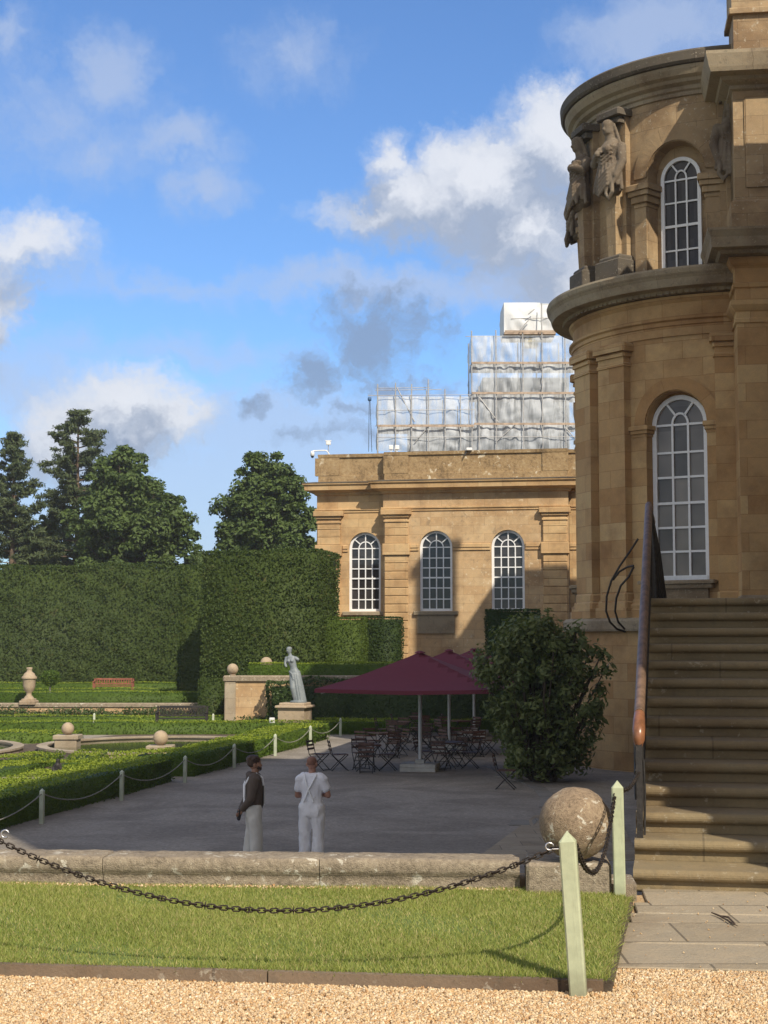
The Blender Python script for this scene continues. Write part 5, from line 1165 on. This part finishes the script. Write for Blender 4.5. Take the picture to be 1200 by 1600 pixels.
# ------------------------------------------------------------------ sheeted scaffold on the roof behind
SY = 86.0
scf = thing('scaffold', 'roof scaffold wrapped in clear and white plastic sheeting above the orangery', 'scaffold', (W(700, 705, SY).x, SY, 9.6))
def sx(px): return (px - 600) / 2378 * SY
def sz(py): return W(600, py, SY).z
def sheet(x0, x1, z0, z1, y, m, seed, nx=14, nzz=10, side=False):
    vs = []; rr = random.Random(seed)
    cs = [(rr.uniform(0, 1), rr.choice([0, 1]), rr.uniform(-.8, .8)) for _ in range(5)]
    for j in range(nzz + 1):
        for i in range(nx + 1):
            u, v_ = i / nx, j / nzz; e = math.sin(math.pi * u) * math.sin(math.pi * v_)
            d = .16 * e + .05 * e * math.sin(9 * u + 7 * v_ * rr.choice([1]) + seed) 
            for (cu, cv, dr) in cs:
                dx, dz = u - cu, v_ - cv; w = dx * math.cos(dr * 2) + dz * math.sin(dr * 2); d += .045 * math.sin(w * (14 + 12 * cu) + cu * 9) * math.exp(-(dx * dx + dz * dz) * 3) * min(1, 4 * e)
            a = x0 + (x1 - x0) * u; z = z0 + (z1 - z0) * v_
            vs.append((y - d * .6, a, z) if side else (a, y - d, z))
    fs = [[j * (nx + 1) + i, j * (nx + 1) + i + 1, (j + 1) * (nx + 1) + i + 1, (j + 1) * (nx + 1) + i] for j in range(nzz) for i in range(nx)]
    mb = MB(); mb.add(vs, fs, smooth=True); return mb.build('sheeting', m, scf, world=True)
colsx = [590, 618, 643, 669, 695, 719, 737, 748, 775, 817, 847, 883, 920]; sheetx = [590, 669, 737, 775, 817, 883, 920]; rows_l = [705, 665, 620]; rows_r = [705, 663, 618, 570, 525]
sd = 1
for a, b in zip(sheetx, sheetx[1:]):
    rr_ = rows_l if a < 736 else rows_r
    for z0, z1 in zip(rr_, rr_[1:]):
        sd += 1; sheet(sx(a), sx(b), sz(z0), sz(z1) + .02, SY, M_SHEET, sd)
for rr_, x in ((rows_l, 590), (rows_r[2:], 737)):
    for z0, z1 in zip(rr_, rr_[1:]): sd += 1; sheet(SY + .05, SY + 3, sz(z0), sz(z1), sx(x), M_SHEET, sd, side=True)
sheet(sx(789), sx(846), sz(518), sz(471), SY + .3, M_SHEETW, 90, 16, 14); sheet(sx(846), sx(900), sz(518), sz(474), SY + .3, M_SHEETW, 91, 16, 14); sheet(SY + .3, SY + 3, sz(518), sz(471), sx(789), M_SHEETW, 92, side=True)
mb = MB(); mb.box(sx(789), sx(900), SY + .4, SY + 3, sz(473), sz(472)); mb.build('temporary_roof', M_CCTV, scf, world=True)
tops = {590: 604, 618: 602, 643: 604, 669: 597, 695: 612, 748: 608, 775: 520, 817: 520, 847: 478, 883: 520, 920: 520, 737: 521, 719: 622}
for px in colsx:
    for y in (SY - .21, SY + 3):
        mb = MB(); mb.tube([(sx(px), y, 9.6), (sx(px), y, sz(tops[px] - (3 if y < SY else 0)))], .035, 6); mb.build('standard', M_SCAF, scf, world=True)
for py, a, b in ((619, 575, 740), (606, 588, 672), (609, 586, 690), (642, 590, 742), (665, 586, 905), (684, 590, 905), (525, 728, 905), (570, 733, 905), (618, 733, 905), (497, 800, 860)):
    mb = MB(); mb.tube([(sx(a), SY - (.24 if py in (619, 642, 684, 595, 547, 640) else -.14), sz(py)), (sx(b), SY - (.24 if py in (619, 642, 684, 595, 547, 640) else -.14), sz(py - 1))], .020, 6); mb.build('ledger', M_SCAF, scf, world=True)
for x0, y0, x1, y1 in ((620, 606, 648, 660), (748, 620, 778, 660), (775, 690, 805, 664), (883, 668, 900, 690), (648, 692, 668, 668), (810, 520, 830, 497), (826, 492, 836, 484)):
    mb = MB(); mb.tube([(sx(x0), SY - .15, sz(y0)), (sx(x1), SY - .15, sz(y1))], .03, 6); mb.build('brace', M_SCAF, scf, world=True)
for py, a, b in ((667, 590, 740), (664, 740, 905), (616, 737, 905), (569, 737, 905), (520, 789, 870)):
    mb = MB(); mb.box(sx(a), sx(b), SY + .1, SY + 2.6, sz(py + 1.5), sz(py - 2)); mb.box(sx(a), sx(b), SY - .32, SY - .28, sz(py + 1), sz(py - 2.2)); mb.build('boarding', M_BOARD, scf, world=True)
mb = MB(); mb.box(sx(822), sx(842), SY + .3, SY + .9, sz(540), sz(527)); mb.build('crate', M_YEL, scf, world=True)
mb = MB(); mb.box(sx(640), sx(900), SY + 3.2, SY + 9, 9.6, sz(650)); mb.box(sx(760), sx(900), SY + 3.2, SY + 9, 9.6, sz(575)); mb.build('roof_structure', M_LEAD, org, world=True)
for px in (575.5, 580.5):
    mb = MB(); mb.tube([(sx(577 if px < 578 else 578), SY - .1, sz(622)), (sx(px + .5), SY - .1, sz(706))], .016, 5); mb.build('hoist_rope', M_BLACK, scf, world=True)
mb = MB(); mb.lathe([(0, -.12), (.09, -.10), (.11, 0), (.09, .10), (0, .12)], 12, (sx(577.5), SY - .1, sz(624))); mb.build('pulley', plain('blue pulley', (.05, .12, .25), .5), scf, world=True)
# ------------------------------------------------------------------ trees behind the hedges
def limb(mb, a, b, r0, r1, sag=.0, n=5):
    a, b = Vector(a), Vector(b); mb.tube([a.lerp(b, i / n) + Vector((random.uniform(-.1, .1), random.uniform(-.1, .1), -sag * math.sin(math.pi * i / n))) * (0 < i < n) for i in range(n + 1)], [r0 + (r1 - r0) * i / n for i in range(n + 1)], 7)
def broad(label, px0, px1, pyt, Y, zlow, nclump, leaf, m, per=230, seed=1, group=None, zb=-2.2, skew=0):
    rg = np.random.default_rng(seed); x = ((px0 + px1) / 2 - 600) / FPX * Y; zt = EYE.z + (1000 - pyt) / FPX * Y; hw = (px1 - px0) / 2 / FPX * Y
    t = thing('broadleaf_tree', label, 'tree', (x, Y, zb), 0, group); H = zt - zb; lo = zlow - zb; cz = (H + lo) / 2; hz = (H - lo) / 2
    vs = []; fs = []; off = 0; cc = []
    for i in range(nclump):
        d = rg.normal(0, 1, 3); d /= np.linalg.norm(d); rr = rg.uniform(.45, .92) if i > nclump * .3 else rg.uniform(.80, 1.0)
        if i % 9 == 0: rr = rg.uniform(.98, 1.10)
        prof = 1.0 - .22 * max(0, d[2]) ** 2 + .10 * math.sin(d[0] * 5 + seed) + .08 * math.cos(d[1] * 6 + d[2] * 4)
        c = np.array([d[0] * hw * rr * prof + skew * d[2], d[1] * hw * rr * prof, cz + d[2] * hz * rr]); cr = rg.uniform(.08, .19) * hw
        cc.append((c, cr)); e = rg.normal(0, 1, (per, 3)); e /= np.linalg.norm(e, axis=1, keepdims=True); e[:, 2] = np.where(e[:, 2] < -.45, -e[:, 2], e[:, 2])
        p = c + e * cr * rg.uniform(.5, 1.15, (per, 1)) * np.array([1.1, 1.1, .9])
        nrm = e * .8 + np.array([0, 0, .5]); v, f = leaves(p, nrm, leaf, .6, .6); vs.append(v); fs.append(f + off); off += len(v)
    npmesh('crown', np.concatenate(vs), np.concatenate(fs), 4, m, t)
    mb = MB(); limb(mb, (0, 0, 0), (0, 0, cz), .32, .2, 0); mb.build('trunk', M_BARK, t)
    mb = MB()
    for c, cr in cc[::4]: limb(mb, (0, 0, cz - hz * .7 + rg.uniform(0, hz * .7)), tuple(c), .10, .03)
    mb.build('limbs', M_BARK, t); return t
broad('large rounded chestnut tree in front of the conifers', 112, 292, 712, 112, 2.5, 520, .30, L_TREE, 170, 3, skew=-.5)
broad('rounded chestnut tree between the sky gap and the orangery', 336, 498, 714, 112, 2.5, 480, .30, L_TREE, 170, 8)
broad('low leafy tree low in the sky gap between the two chestnuts', 262, 352, 862, 128, 2.0, 130, .33, L_TREE, 140, 5)
broad('low dark tree behind the tall hedge, under the conifers', 30, 120, 800, 125, 2.0, 160, .34, L_TREE, 150, 6)
def conifer(label, pxc, pyt, Y, hw, seed, zb=-2.2, lo=3.0, droop=.15, cone=1.0, m=L_PINE):
    rg = np.random.default_rng(seed); random.seed(seed); x = (pxc - 600) / FPX * Y; zt = EYE.z + (1000 - pyt) / FPX * Y; H = zt - zb
    t = thing('conifer', label, 'tree', (x, Y, zb)); mb = MB(); limb(mb, (0, 0, 0), (0, 0, H - .2), .35, .05); mb.build('trunk', M_BARKP, t)
    vs = []; fs = []; off = 0; br = MB(); z = lo - zb
    while z < H - .15:
        fz = (z - lo + zb) / (H - lo + zb); R_ = hw * min(1, ((1 - fz) * 1.25) ** .62 * (.72 + .4 * min(1, fz * 3 + .35))) 
        for q in range(6 if fz < .8 else 5):
            a = rg.uniform(0, 6.28); L = R_ * rg.uniform(.5, 1.22) + .15; rise = rg.uniform(-.02, .38) * L + fz * .5 * L
            e = Vector((math.cos(a) * L, math.sin(a) * L, z + rise)); br.tube([(0, 0, z), (e.x * .5, e.y * .5, z + rise * .3 - droop * L * .3), tuple(e)], [.05, .035, .012], 5)
            nb = max(2, int(L / .42))
            for s in range(nb):
                f_ = .38 + .62 * (s + rg.uniform(0, .8)) / nb; c = np.array([e.x * f_, e.y * f_, z + rise * f_ * f_ + rg.normal(0, .06)])
                c[:2] += rg.normal(0, .24, 2) * (L * .3); n = 72; d = rg.normal(0, 1, (n, 3)); d /= np.linalg.norm(d, axis=1, keepdims=True)
                p = c + d * rg.uniform(.15, 1, (n, 1)) * np.array([.54, .54, .24]); v, f = leaves(p, d + np.array([0, 0, .5]), .40, .6, .24); vs.append(v); fs.append(f + off); off += len(v)
        z += rg.uniform(.42, .85)
    npmesh('crown', np.concatenate(vs), np.concatenate(fs), 4, m, t); br.build('limbs', M_BARKP, t); return t
conifer('tall pine with upswept boughs behind the left chestnut', 118, 641, 120, 3.9, 4, lo=2)
conifer('pale open pine at the left edge of the view', 18, 676, 116, 2.7, 9, lo=2)
# ------------------------------------------------------------------ magnolia by the bow, at the palace foot
def magnolia():
    t = thing('magnolia_shrub', 'large dark glossy magnolia shrub against the foot of the palace bow', 'shrub', (3.98, 39.2, TZ))
    vs = []; fs = []; off = 0; rg = np.random.default_rng(5); st = MB(); tips = []
    for i in range(230):
        a = rg.uniform(0, 6.28); rr = math.sqrt(rg.uniform(0, 1)); h = rg.uniform(.30, 3.9) if i > 30 else rg.uniform(2.8, 4.1)
        w = (.80 + .55 * math.sin(min(1, h / 3.4) * math.pi * .72) - max(0, h - 3.2) * .62) * (1 + .16 * math.sin(3 * a + h * 1.7))
        c = np.array([math.cos(a) * rr * w - .12 * (h > 2.4) , math.sin(a) * rr * w, h]); tips.append(c)
        n = 84; d = rg.normal(0, 1, (n, 3)); d /= np.linalg.norm(d, axis=1, keepdims=True)
        p = c + d * rg.uniform(.3, 1, (n, 1)) * np.array([.36, .36, .34]); v, f = leaves(p, d + np.array([0, 0, .4]), .16, .5, .42); vs.append(v); fs.append(f + off); off += len(v)
    for i, (x, z) in enumerate(((1.0, 3.5), (1.25, 3.3), (1.5, 3.15), (1.3, 2.7), (1.45, 2.3), (1.6, 2.8), (.9, 3.8), (1.35, 1.7))):
        n = 44; d = rg.normal(0, 1, (n, 3)); d /= np.linalg.norm(d, axis=1, keepdims=True); c = np.array([x, -.2, z]); tips.append(c)
        v, f = leaves(c + d * rg.uniform(.05, .32, (n, 1)), d + np.array([0, 0, .6]), .22, .5, .42); vs.append(v); fs.append(f + off); off += len(v)
    npmesh('foliage', np.concatenate(vs), np.concatenate(fs), 4, L_MAG, t)
    for c in tips[::4] + tips[-8:]: limb(st, (rg.uniform(-.2, .2), rg.uniform(-.2, .2), -.1), tuple(c), .05, .012, 0, 4)
    st.build('stem', M_BARK, t); return t
magnolia()
# kerb stones and flags at the foot of the palace
o = MB()
pts = [(757, 1197), (770, 1203), (775, 1208), (772, 1213), (790, 1216), (812, 1222), (832, 1232), (845, 1246), (842, 1262)]
for i, (a, b) in enumerate(zip(pts, pts[1:])):
    p, q = G(*a, TZ), G(*b, TZ); d = (q - p).normalized(); n = Vector((-d.y, d.x, 0)) * .32
    o.prism([tuple((p + d * .02).xy), tuple((p + d * .02 + n).xy), tuple((q - d * .02 + n).xy), tuple((q - d * .02).xy)][::-1], TZ - .1, TZ + .02)
struct(o.build('edging_stones', M_FLAGG))
o = MB()
for a, b, c_, d in (((795, 1290), (828, 1290), (826, 1282), (799, 1282)), ((834, 1290), (842, 1282), (838, 1279), (831, 1283))):
    o.prism([tuple(G(*p, TZ).xy) for p in (a, b, c_, d)], TZ - .1, TZ + .016)
struct(o.build('edging_stones', M_FLAGG))
slab('terrace_paving', [tuple(G(*p, TZ).xy) for p in ((740, 1345), (1000, 1345), (960, 1262), (835, 1275))], TZ - .1, TZ + .010, M_FLAG)
# ------------------------------------------------------------------ parasols
def parasol():
    t = thing('parasol', '', 'parasol', (0, 0, TZ), -R(10)); S = 2.42; ze, za = 2.28, 3.22
    mb = MB(); N = 16
    def hgt(u, v_):
        m_ = max(abs(u), abs(v_)); ang = math.atan2(v_, u); sc_ = abs(math.sin(2 * ang)) 
        return za + (ze - za) * (m_ ** .92) - .07 * m_ * math.sin(math.pi * min(1, m_)) - .06 * (m_ ** 2) * (1 - sc_) * 0 + .0
    vs = []
    for j in range(N + 1):
        for i in range(N + 1):
            u, v_ = -1 + 2 * i / N, -1 + 2 * j / N; vs.append((u * S, v_ * S, hgt(u, v_) - .05 * abs(abs(u) - abs(v_)) * (max(abs(u), abs(v_)))))
    fs = [[j * (N + 1) + i, j * (N + 1) + i + 1, (j + 1) * (N + 1) + i + 1, (j + 1) * (N + 1) + i] for j in range(N) for i in range(N)]
    mb.add(vs, fs); rim = [j for j in range(N + 1)] + [(j) * (N + 1) + N for j in range(1, N + 1)] + [N * (N + 1) + i for i in range(N - 1, -1, -1)] + [j * (N + 1) for j in range(N - 1, 0, -1)]
    low = [(vs[k][0] * 1.005, vs[k][1] * 1.005, vs[k][2] - .10) for k in rim]; up = [vs[k] for k in rim]; n = len(rim)
    mb.add(up + low, [[i, n + i, n + (i + 1) % n, (i + 1) % n] for i in range(n)]); mb.build('canopy', M_MAROON, t)
    mb = MB(); mb.lathe([(.16, za - .035), (.13, za + .0), (.05, za + .03), (0, za + .035)], 16); mb.build('cap', M_MAROON, t)
    mb = MB(); mb.tube([(0, 0, .0), (0, 0, za)], .05, 12); mb.build('pole', M_POLEW, t)
    mb = MB(); mb.box(-.49, .49, -.49, .49, .0, .11, None, .02); mb.box(-.49, .49, -.49, .49, .115, .20, None, .02); mb.box(-.12, .12, -.12, .12, .2, .3); mb.build('base', M_CONC, t)
    for i in range(8):
        a = i * math.pi / 4; m_ = 1 / max(abs(math.cos(a)), abs(math.sin(a))) * .98; mb = MB()
        mb.tube([(0, 0, za - .16), (S * m_ * .5 * math.cos(a), S * m_ * .5 * math.sin(a), (za + ze) / 2 - .20), (S * m_ * .96 * math.cos(a), S * m_ * .96 * math.sin(a), ze - .13)], .016, 6); mb.tube([(0, 0, ze - .25), (S * m_ * .5 * math.cos(a), S * m_ * .5 * math.sin(a), (za + ze) / 2 - .22)], .012, 6); mb.build('rib', M_POLEW, t)
    return t
par = parasol(); PP = [(.99, 42.4), (2.10, 49.9), (3.35, 57.6)]
par.location = (*PP[0], TZ); par['label'] = 'nearest of the three big square maroon parasols, on a pale slab base'; par['group'] = 'maroon parasols on the terrace'
dup(par, (*PP[1], TZ), -R(10), 'middle one of the three big square maroon parasols in line'); dup(par, (*PP[2], TZ), -R(10), 'farthest of the three big square maroon parasols, partly behind the others')
# ------------------------------------------------------------------ bistro chairs and tables
def bistro():
    t = thing('bistro_chair', '', 'chair'); hw = .21
    mb = MB()
    for i in range(6): mb.box(-hw, hw, -.21 + i * .07, -.155 + i * .07, .435, .455)
    mb.build('seat', M_SLAT, t); mb = MB()
    for z in (.58, .68, .78): mb.box(-hw, hw, .235 + (z - .455) * .2, .255 + (z - .455) * .2, z - .028, z + .028)
    mb.build('backrest', M_SLAT, t)
    for s in (-1, 1):
        x = s * (hw - .01); mb = MB(); mb.tube([(x, .31, .83), (x, .22, .44), (x, -.22, 0)], .012, 6); mb.build('leg', M_IRON, t)
        x = s * (hw - .04); mb = MB(); mb.tube([(x, -.21, .435), (x, .05, .2), (x, .24, 0)], .012, 6); mb.build('leg', M_IRON, t)
    for a, y, z in ((.02, -.20, .02), (.04, .22, .02), (.02, .02, .225)): mb = MB(); mb.tube([(-hw + a, y, z), (hw - a, y, z)], .008, 5); mb.build('stretcher', M_IRON, t)
    return t
def btable():
    t = thing('bistro_table', '', 'table'); mb = MB()
    for i in range(8):
        x = -.35 + i * .0885; mb.box(x, x + .08, -.35, .35, .70, .725)
    mb.box(-.36, .36, -.35, -.32, .68, .699); mb.box(-.36, .36, .32, .35, .68, .699); mb.build('tabletop', M_SLAT, t)
    for s in (-1, 1):
        mb = MB(); mb.tube([(s * .33, -.28, .69), (-s * .33, -.30, 0)], .013, 6); mb.build('leg', M_IRON, t); mb = MB(); mb.tube([(-s * .33, .28, .69), (s * .33, .30, 0)], .013, 6); mb.build('leg', M_IRON, t)
    return t
ch = bistro(); tb = btable(); first = [True, True]
def putc(x, y, rz, label, group='slatted bistro chairs on the terrace'):
    if first[0]: first[0] = False; ch.location = (x, y, TZ); ch.rotation_euler = (0, 0, rz); ch['label'] = label; ch['group'] = group; return ch
    return dup(ch, (x, y, TZ), rz, label, group)
def putt(x, y, rz, label, group='slatted bistro tables on the terrace'):
    if first[1]: first[1] = False; tb.location = (x, y, TZ); tb.rotation_euler = (0, 0, rz); tb['label'] = label; tb['group'] = group; return tb
    return dup(tb, (x, y, TZ), rz, label, group)
q = G(499, 1204, TZ); putc(q.x, q.y + .1, R(68), 'slatted bistro chair standing alone left of all the tables, seen from the side')
TBL = [(572, 1204, 12, 'the leftmost table', 'front left'), (700, 1200, -20, 'the table right of the front parasol base', 'front right'), (598, 1182, 30, 'the table behind the leftmost one', 'middle left'), (660, 1172, 5, 'the table behind the front pole', 'middle'), (733, 1180, 18, 'the table half hidden by the magnolia', 'right'), (625, 1160, -10, 'the far table left of the middle pole', 'far'), (716, 1158, 40, 'the far table by the third pole', 'far right'), (655, 1150, 10, 'the rearmost table', 'back')]
for i, (px, py, rz, nm, sh) in enumerate(TBL):
    p = G(px, py, TZ); putt(p.x, p.y, R(rz), ('brown slatted bistro table, ' + nm[4:]) if True else '')
    sides = ['on the viewer side', 'on the right side', 'on the far side', 'on the left side']
    for k2 in range(4):
        a = R(rz + k2 * 90 - 90 + RNG.uniform(-14, 14)); d = .62 + RNG.uniform(-.06, .16)
        putc(p.x + d * math.cos(a), p.y + d * math.sin(a), a - R(90) + R(RNG.uniform(-16, 16)), 'slatted bistro chair ' + sides[k2] + ' of ' + nm)
q = G(792, 1234, TZ); putc(q.x, q.y + .2, R(80), 'dark bistro chair with crossed legs under the edge of the magnolia')
cover = [(622, 1150, 'between the far tables'), (693, 1163, 'beside the third parasol pole')]
# ------------------------------------------------------------------ people
def body_points(lean=0.0): pass
def make_person(label, loc, rz, kind):
    t = thing('person', label, 'person', loc, rz); H = 1.0
    so = .055 if kind != 'crossed' else .0
    b = MB()                                     # facing +Y, x to the figure's right
    for s in (-1, 1):
        cap(b, [(s * .10, 0, .92), (s * .105, .01 + s * so * .5, .50), (s * .105, -.015 + s * so * .8, .30), (s * .105, -.02 + s * so, .09)], [(.085, .095), (.058, .062), (.055, .06), (.038, .042)])
        cap(b, [(s * .105, -.05 + s * so, .045), (s * .115, .05 + s * so, .04), (s * .125, .16 + s * so, .03)], [(.04, .04), (.045, .04), (.04, .028)])
    cap(b, [(0, 0, .92), (0, .0, 1.02), (0, .01, 1.16), (0, .0, 1.32), (0, -.01, 1.42)], [(.16, .11), (.145, .10), (.155, .10), (.175, .105), (.13, .075)], 16)
    cap(b, [(0, -.01, 1.40), (0, .015, 1.54)], [.062, .058])
    cap(b, [(0, .01, 1.60), (0, .0, 1.66)], [(.072, .09), (.076, .098)], 14)
    cap(b, [(0, .055, 1.545), (0, .07, 1.60)], [(.045, .04), (.06, .04)])
    b.sphere((0, .108, 1.595), .016, 8); cap(b, [(0, .09, 1.63), (0, .105, 1.60)], [.012, .016], 8)
    for s in (-1, 1): cap(b, [(s * .077, -.0, 1.585), (s * .082, -.01, 1.625)], [(.012, .02), (.014, .022)], 8); b.sphere((s * .032, .083, 1.625), .013, 8)
    if kind == 'crossed':
        arm = {1: [(.19, -.01, 1.40), (.265, .02, 1.13), (.06, .19, 1.14)], -1: [(-.19, -.01, 1.40), (-.25, .04, 1.12), (-.03, .22, 1.10)]}
    else:
        arm = {1: [(.19, -.01, 1.40), (.245, -.07, 1.12), (.06, -.19, .93)], -1: [(-.19, -.01, 1.40), (-.245, -.07, 1.12), (-.04, -.20, .92)]}
    hands = MB()
    for s in (-1, 1):
        P_ = arm[s]; cap(b, [P_[0], P_[1]], [.052, .042]); cap(b, [P_[1], P_[2]], [.042, .028])
        d = (Vector(P_[2]) - Vector(P_[1])).normalized(); w = Vector(P_[2]); up = Vector((0, 0, 1)); sd = d.cross(up).normalized(); u2 = sd.cross(d)
        tgt = b
        cap(tgt, [w, w + d * .05, w + d * .085], [(.022, .036), (.018, .042), (.016, .040)], 10, ref=sd)
        for k2, (o_, ln) in enumerate(((.030, .066), (.011, .078), (-.009, .072), (-.028, .056))):
            a = w + d * .08 + u2 * o_; m_ = a + d * ln * .55 - sd * .004 * s; e = m_ + d * ln * .40 - sd * .018 * s; cap(tgt, [a, m_, e], [.0092, .0086, .0072], 8)
        a = w + d * .02 + u2 * .034; cap(tgt, [a, a + d * .03 + u2 * .022, a + d * .062 + u2 * .026], [.012, .011, .009], 8)
    skin = M_SKIN if kind == 'crossed' else M_SKIN2
    remesh(b, 'body', skin, .0085, t, smooth=1)
    # clothes
    tr = MB(); k_ = 1.0
    for s in (-1, 1): cap(tr, [(s * .095, -.005, .95), (s * .108, .0 + s * so * .5, .52), (s * .112, -.015 + s * so * .8, .28), (s * .116, -.015 + s * so, .09)], [(.115, .128), (.092, .098), (.092, .10), (.098, .112)], 14)
    cap(tr, [(0, -.01, .88), (0, -.005, 1.0), (0, 0, 1.07 if kind == 'crossed' else 1.02)], [(.178, .138), (.176, .130), (.168, .122)], 16)
    if kind == 'crossed': cap(tr, [(0, .0, 1.04), (0, -.015, 1.10)], [(.172, .124), (.150, .112)], 16)
    tr.box(.07, .15, -.134, -.10, .82, .92)
    remesh(tr, 'trousers', M_DUNG if kind == 'crossed' else M_DUNGD, .014, t, smooth=2, fold=.016)
    sh = MB(); fat = 0 if kind == 'crossed' else .022
    cap(sh, [(0, 0, 1.0), (0, .005, 1.16), (0, 0, 1.32), (0, -.01, 1.42)], [(.165 + fat, .118 + fat), (.172 + fat, .118 + fat), (.186 + fat, .120 + fat), (.145, .090 + fat)], 16)
    for s in (-1, 1):
        P_ = [Vector(p) for p in arm[s]]
        if kind == 'crossed': cap(sh, [P_[0] + Vector((-s * .03, 0, .0)), P_[0].lerp(P_[1], .62)], [.080, .072]); cap(sh, [P_[0] + Vector((-s * .06, 0, .02)), P_[0] + Vector((s * .012, 0, -.03))], [.072, .074])
        else: cap(sh, [P_[0] + Vector((-s * .05, 0, .01)), P_[0], P_[1]], [.092, .090, .068]); cap(sh, [P_[1], P_[1].lerp(P_[2], .9)], [.068, .052])
    if kind != 'crossed':
        cap(sh, [(-.09, -.06, 1.45), (0, -.085, 1.47), (.09, -.06, 1.45)], [.045, .055, .045]); cap(sh, [(0, -.09, 1.44), (0, -.11, 1.36)], [(.09, .04), (.05, .03)]); cap(sh, [(-.08, .02, 1.45), (0, .06, 1.43), (.08, .02, 1.45)], [.035, .035, .035])
    remesh(sh, 'shirt' if kind == 'crossed' else 'hooded_top', M_TSHIRT if kind == 'crossed' else M_HOOD, .012, t, smooth=2, fold=.010)
    def strap(pts): mb = MB(); mb.tube(pts, .016, 8); mb.v = mb.v; mb.build('strap', M_WHITE, t)
    f2 = fat
    if kind == 'crossed':
        strap([(-.10, .02, 1.475), (-.095, -.085, 1.45), (-.06, -.135, 1.34), (.0, -.137, 1.20), (.04, -.14, 1.10), (.07, -.148, 1.04)]); strap([(.10, .02, 1.475), (.095, -.085, 1.45), (.05, -.136, 1.34), (-.02, -.14, 1.22), (-.06, -.142, 1.10), (-.09, -.146, 1.04)])
    else:
        for s in (-1, 1): strap([(s * .10, .135, 1.30), (s * .105, .11, 1.42), (s * .115, .02, 1.485), (s * .11, -.085, 1.44), (s * .07, -.155, 1.30), (s * .04, -.155, 1.10), (s * .05, -.15, 1.02)])
    bb = MB(); bb.box(-.12, .12, .118 + f2, .135 + f2, 1.0, 1.30, None, .01); bb.build('bib', M_DUNG if kind == 'crossed' else M_DUNGD, t)
    hr_ = MB()
    if kind == 'crossed': cap(hr_, [(0, -.012, 1.64), (0, -.012, 1.675)], [(.078, .094), (.077, .096)], 14); remesh(hr_, 'hair', M_HAIRS, .012, t, smooth=1)
    else:
        cap(hr_, [(0, -.025, 1.63), (0, -.015, 1.70)], [(.086, .095), (.086, .112)], 14)
        for i in range(16): hr_.sphere((.07 * math.cos(i * 2.4), -.02 + .085 * math.sin(i * 2.4), 1.70 + .03 * math.sin(i * 1.7)), .032, 8)
        remesh(hr_, 'hair', M_HAIR, .012, t, smooth=1)
        bd = MB(); cap(bd, [(-.055, .05, 1.57), (0, .088, 1.548), (.055, .05, 1.57)], [(.02, .03), (.03, .036), (.02, .03)]); remesh(bd, 'beard', M_HAIR, .010, t, smooth=1)
    for s in (-1, 1):
        bt = MB(); cap(bt, [(s * .108, -.055 + s * so, .05), (s * .116, .05 + s * so, .05), (s * .126, .17 + s * so, .04)], [(.05, .05), (.054, .05), (.048, .038)]); bt.box(s * .112 - .045, s * .112 + .045, -.1 + s * so, .2 + s * so, 0, .02); remesh(bt, 'boot', M_SHOE, .012, t, smooth=1)
    if kind != 'crossed':
        gl = MB(); cap(gl, [(.02, -.20, .93), (-.01, -.235, .85), (.0, -.24, .78)], [.045, .04, .03]); cap(gl, [(-.03, -.215, .92), (-.05, -.24, .84)], [.04, .035]); remesh(gl, 'gloves', M_GLOVE, .010, t, smooth=1)
    return t
make_person('bearded man in dark hooded top and white bib trousers, hands behind his back', (-2.02, 24.2, TZ), R(-80), 'behind').scale = (1.0, 1.0, 1.0)
make_person('man with shaved head in white t-shirt and white dungarees seen from behind, arms folded', (-1.13, 24.3, TZ), R(-14), 'crossed')
# ------------------------------------------------------------------ thin summer haze over the garden
hb = MB(); hb.box(-880, 880, -290, 1480, -3.4, 31.0); hz_ = hb.build('haze', bpy.data.materials.new('thin haze')); hz_['kind'] = 'stuff'
hm = hz_.data.materials[0]; hm.use_nodes = True; ht = hm.node_tree; ht.nodes.clear()
vp = ht.nodes.new('ShaderNodeVolumePrincipled'); vp.inputs['Color'].default_value = (.92, .91, .88, 1); vp.inputs['Density'].default_value = .0005; vp.inputs['Anisotropy'].default_value = .3
ht.links.new(vp.outputs[0], ht.nodes.new('ShaderNodeOutputMaterial').inputs['Volume'])
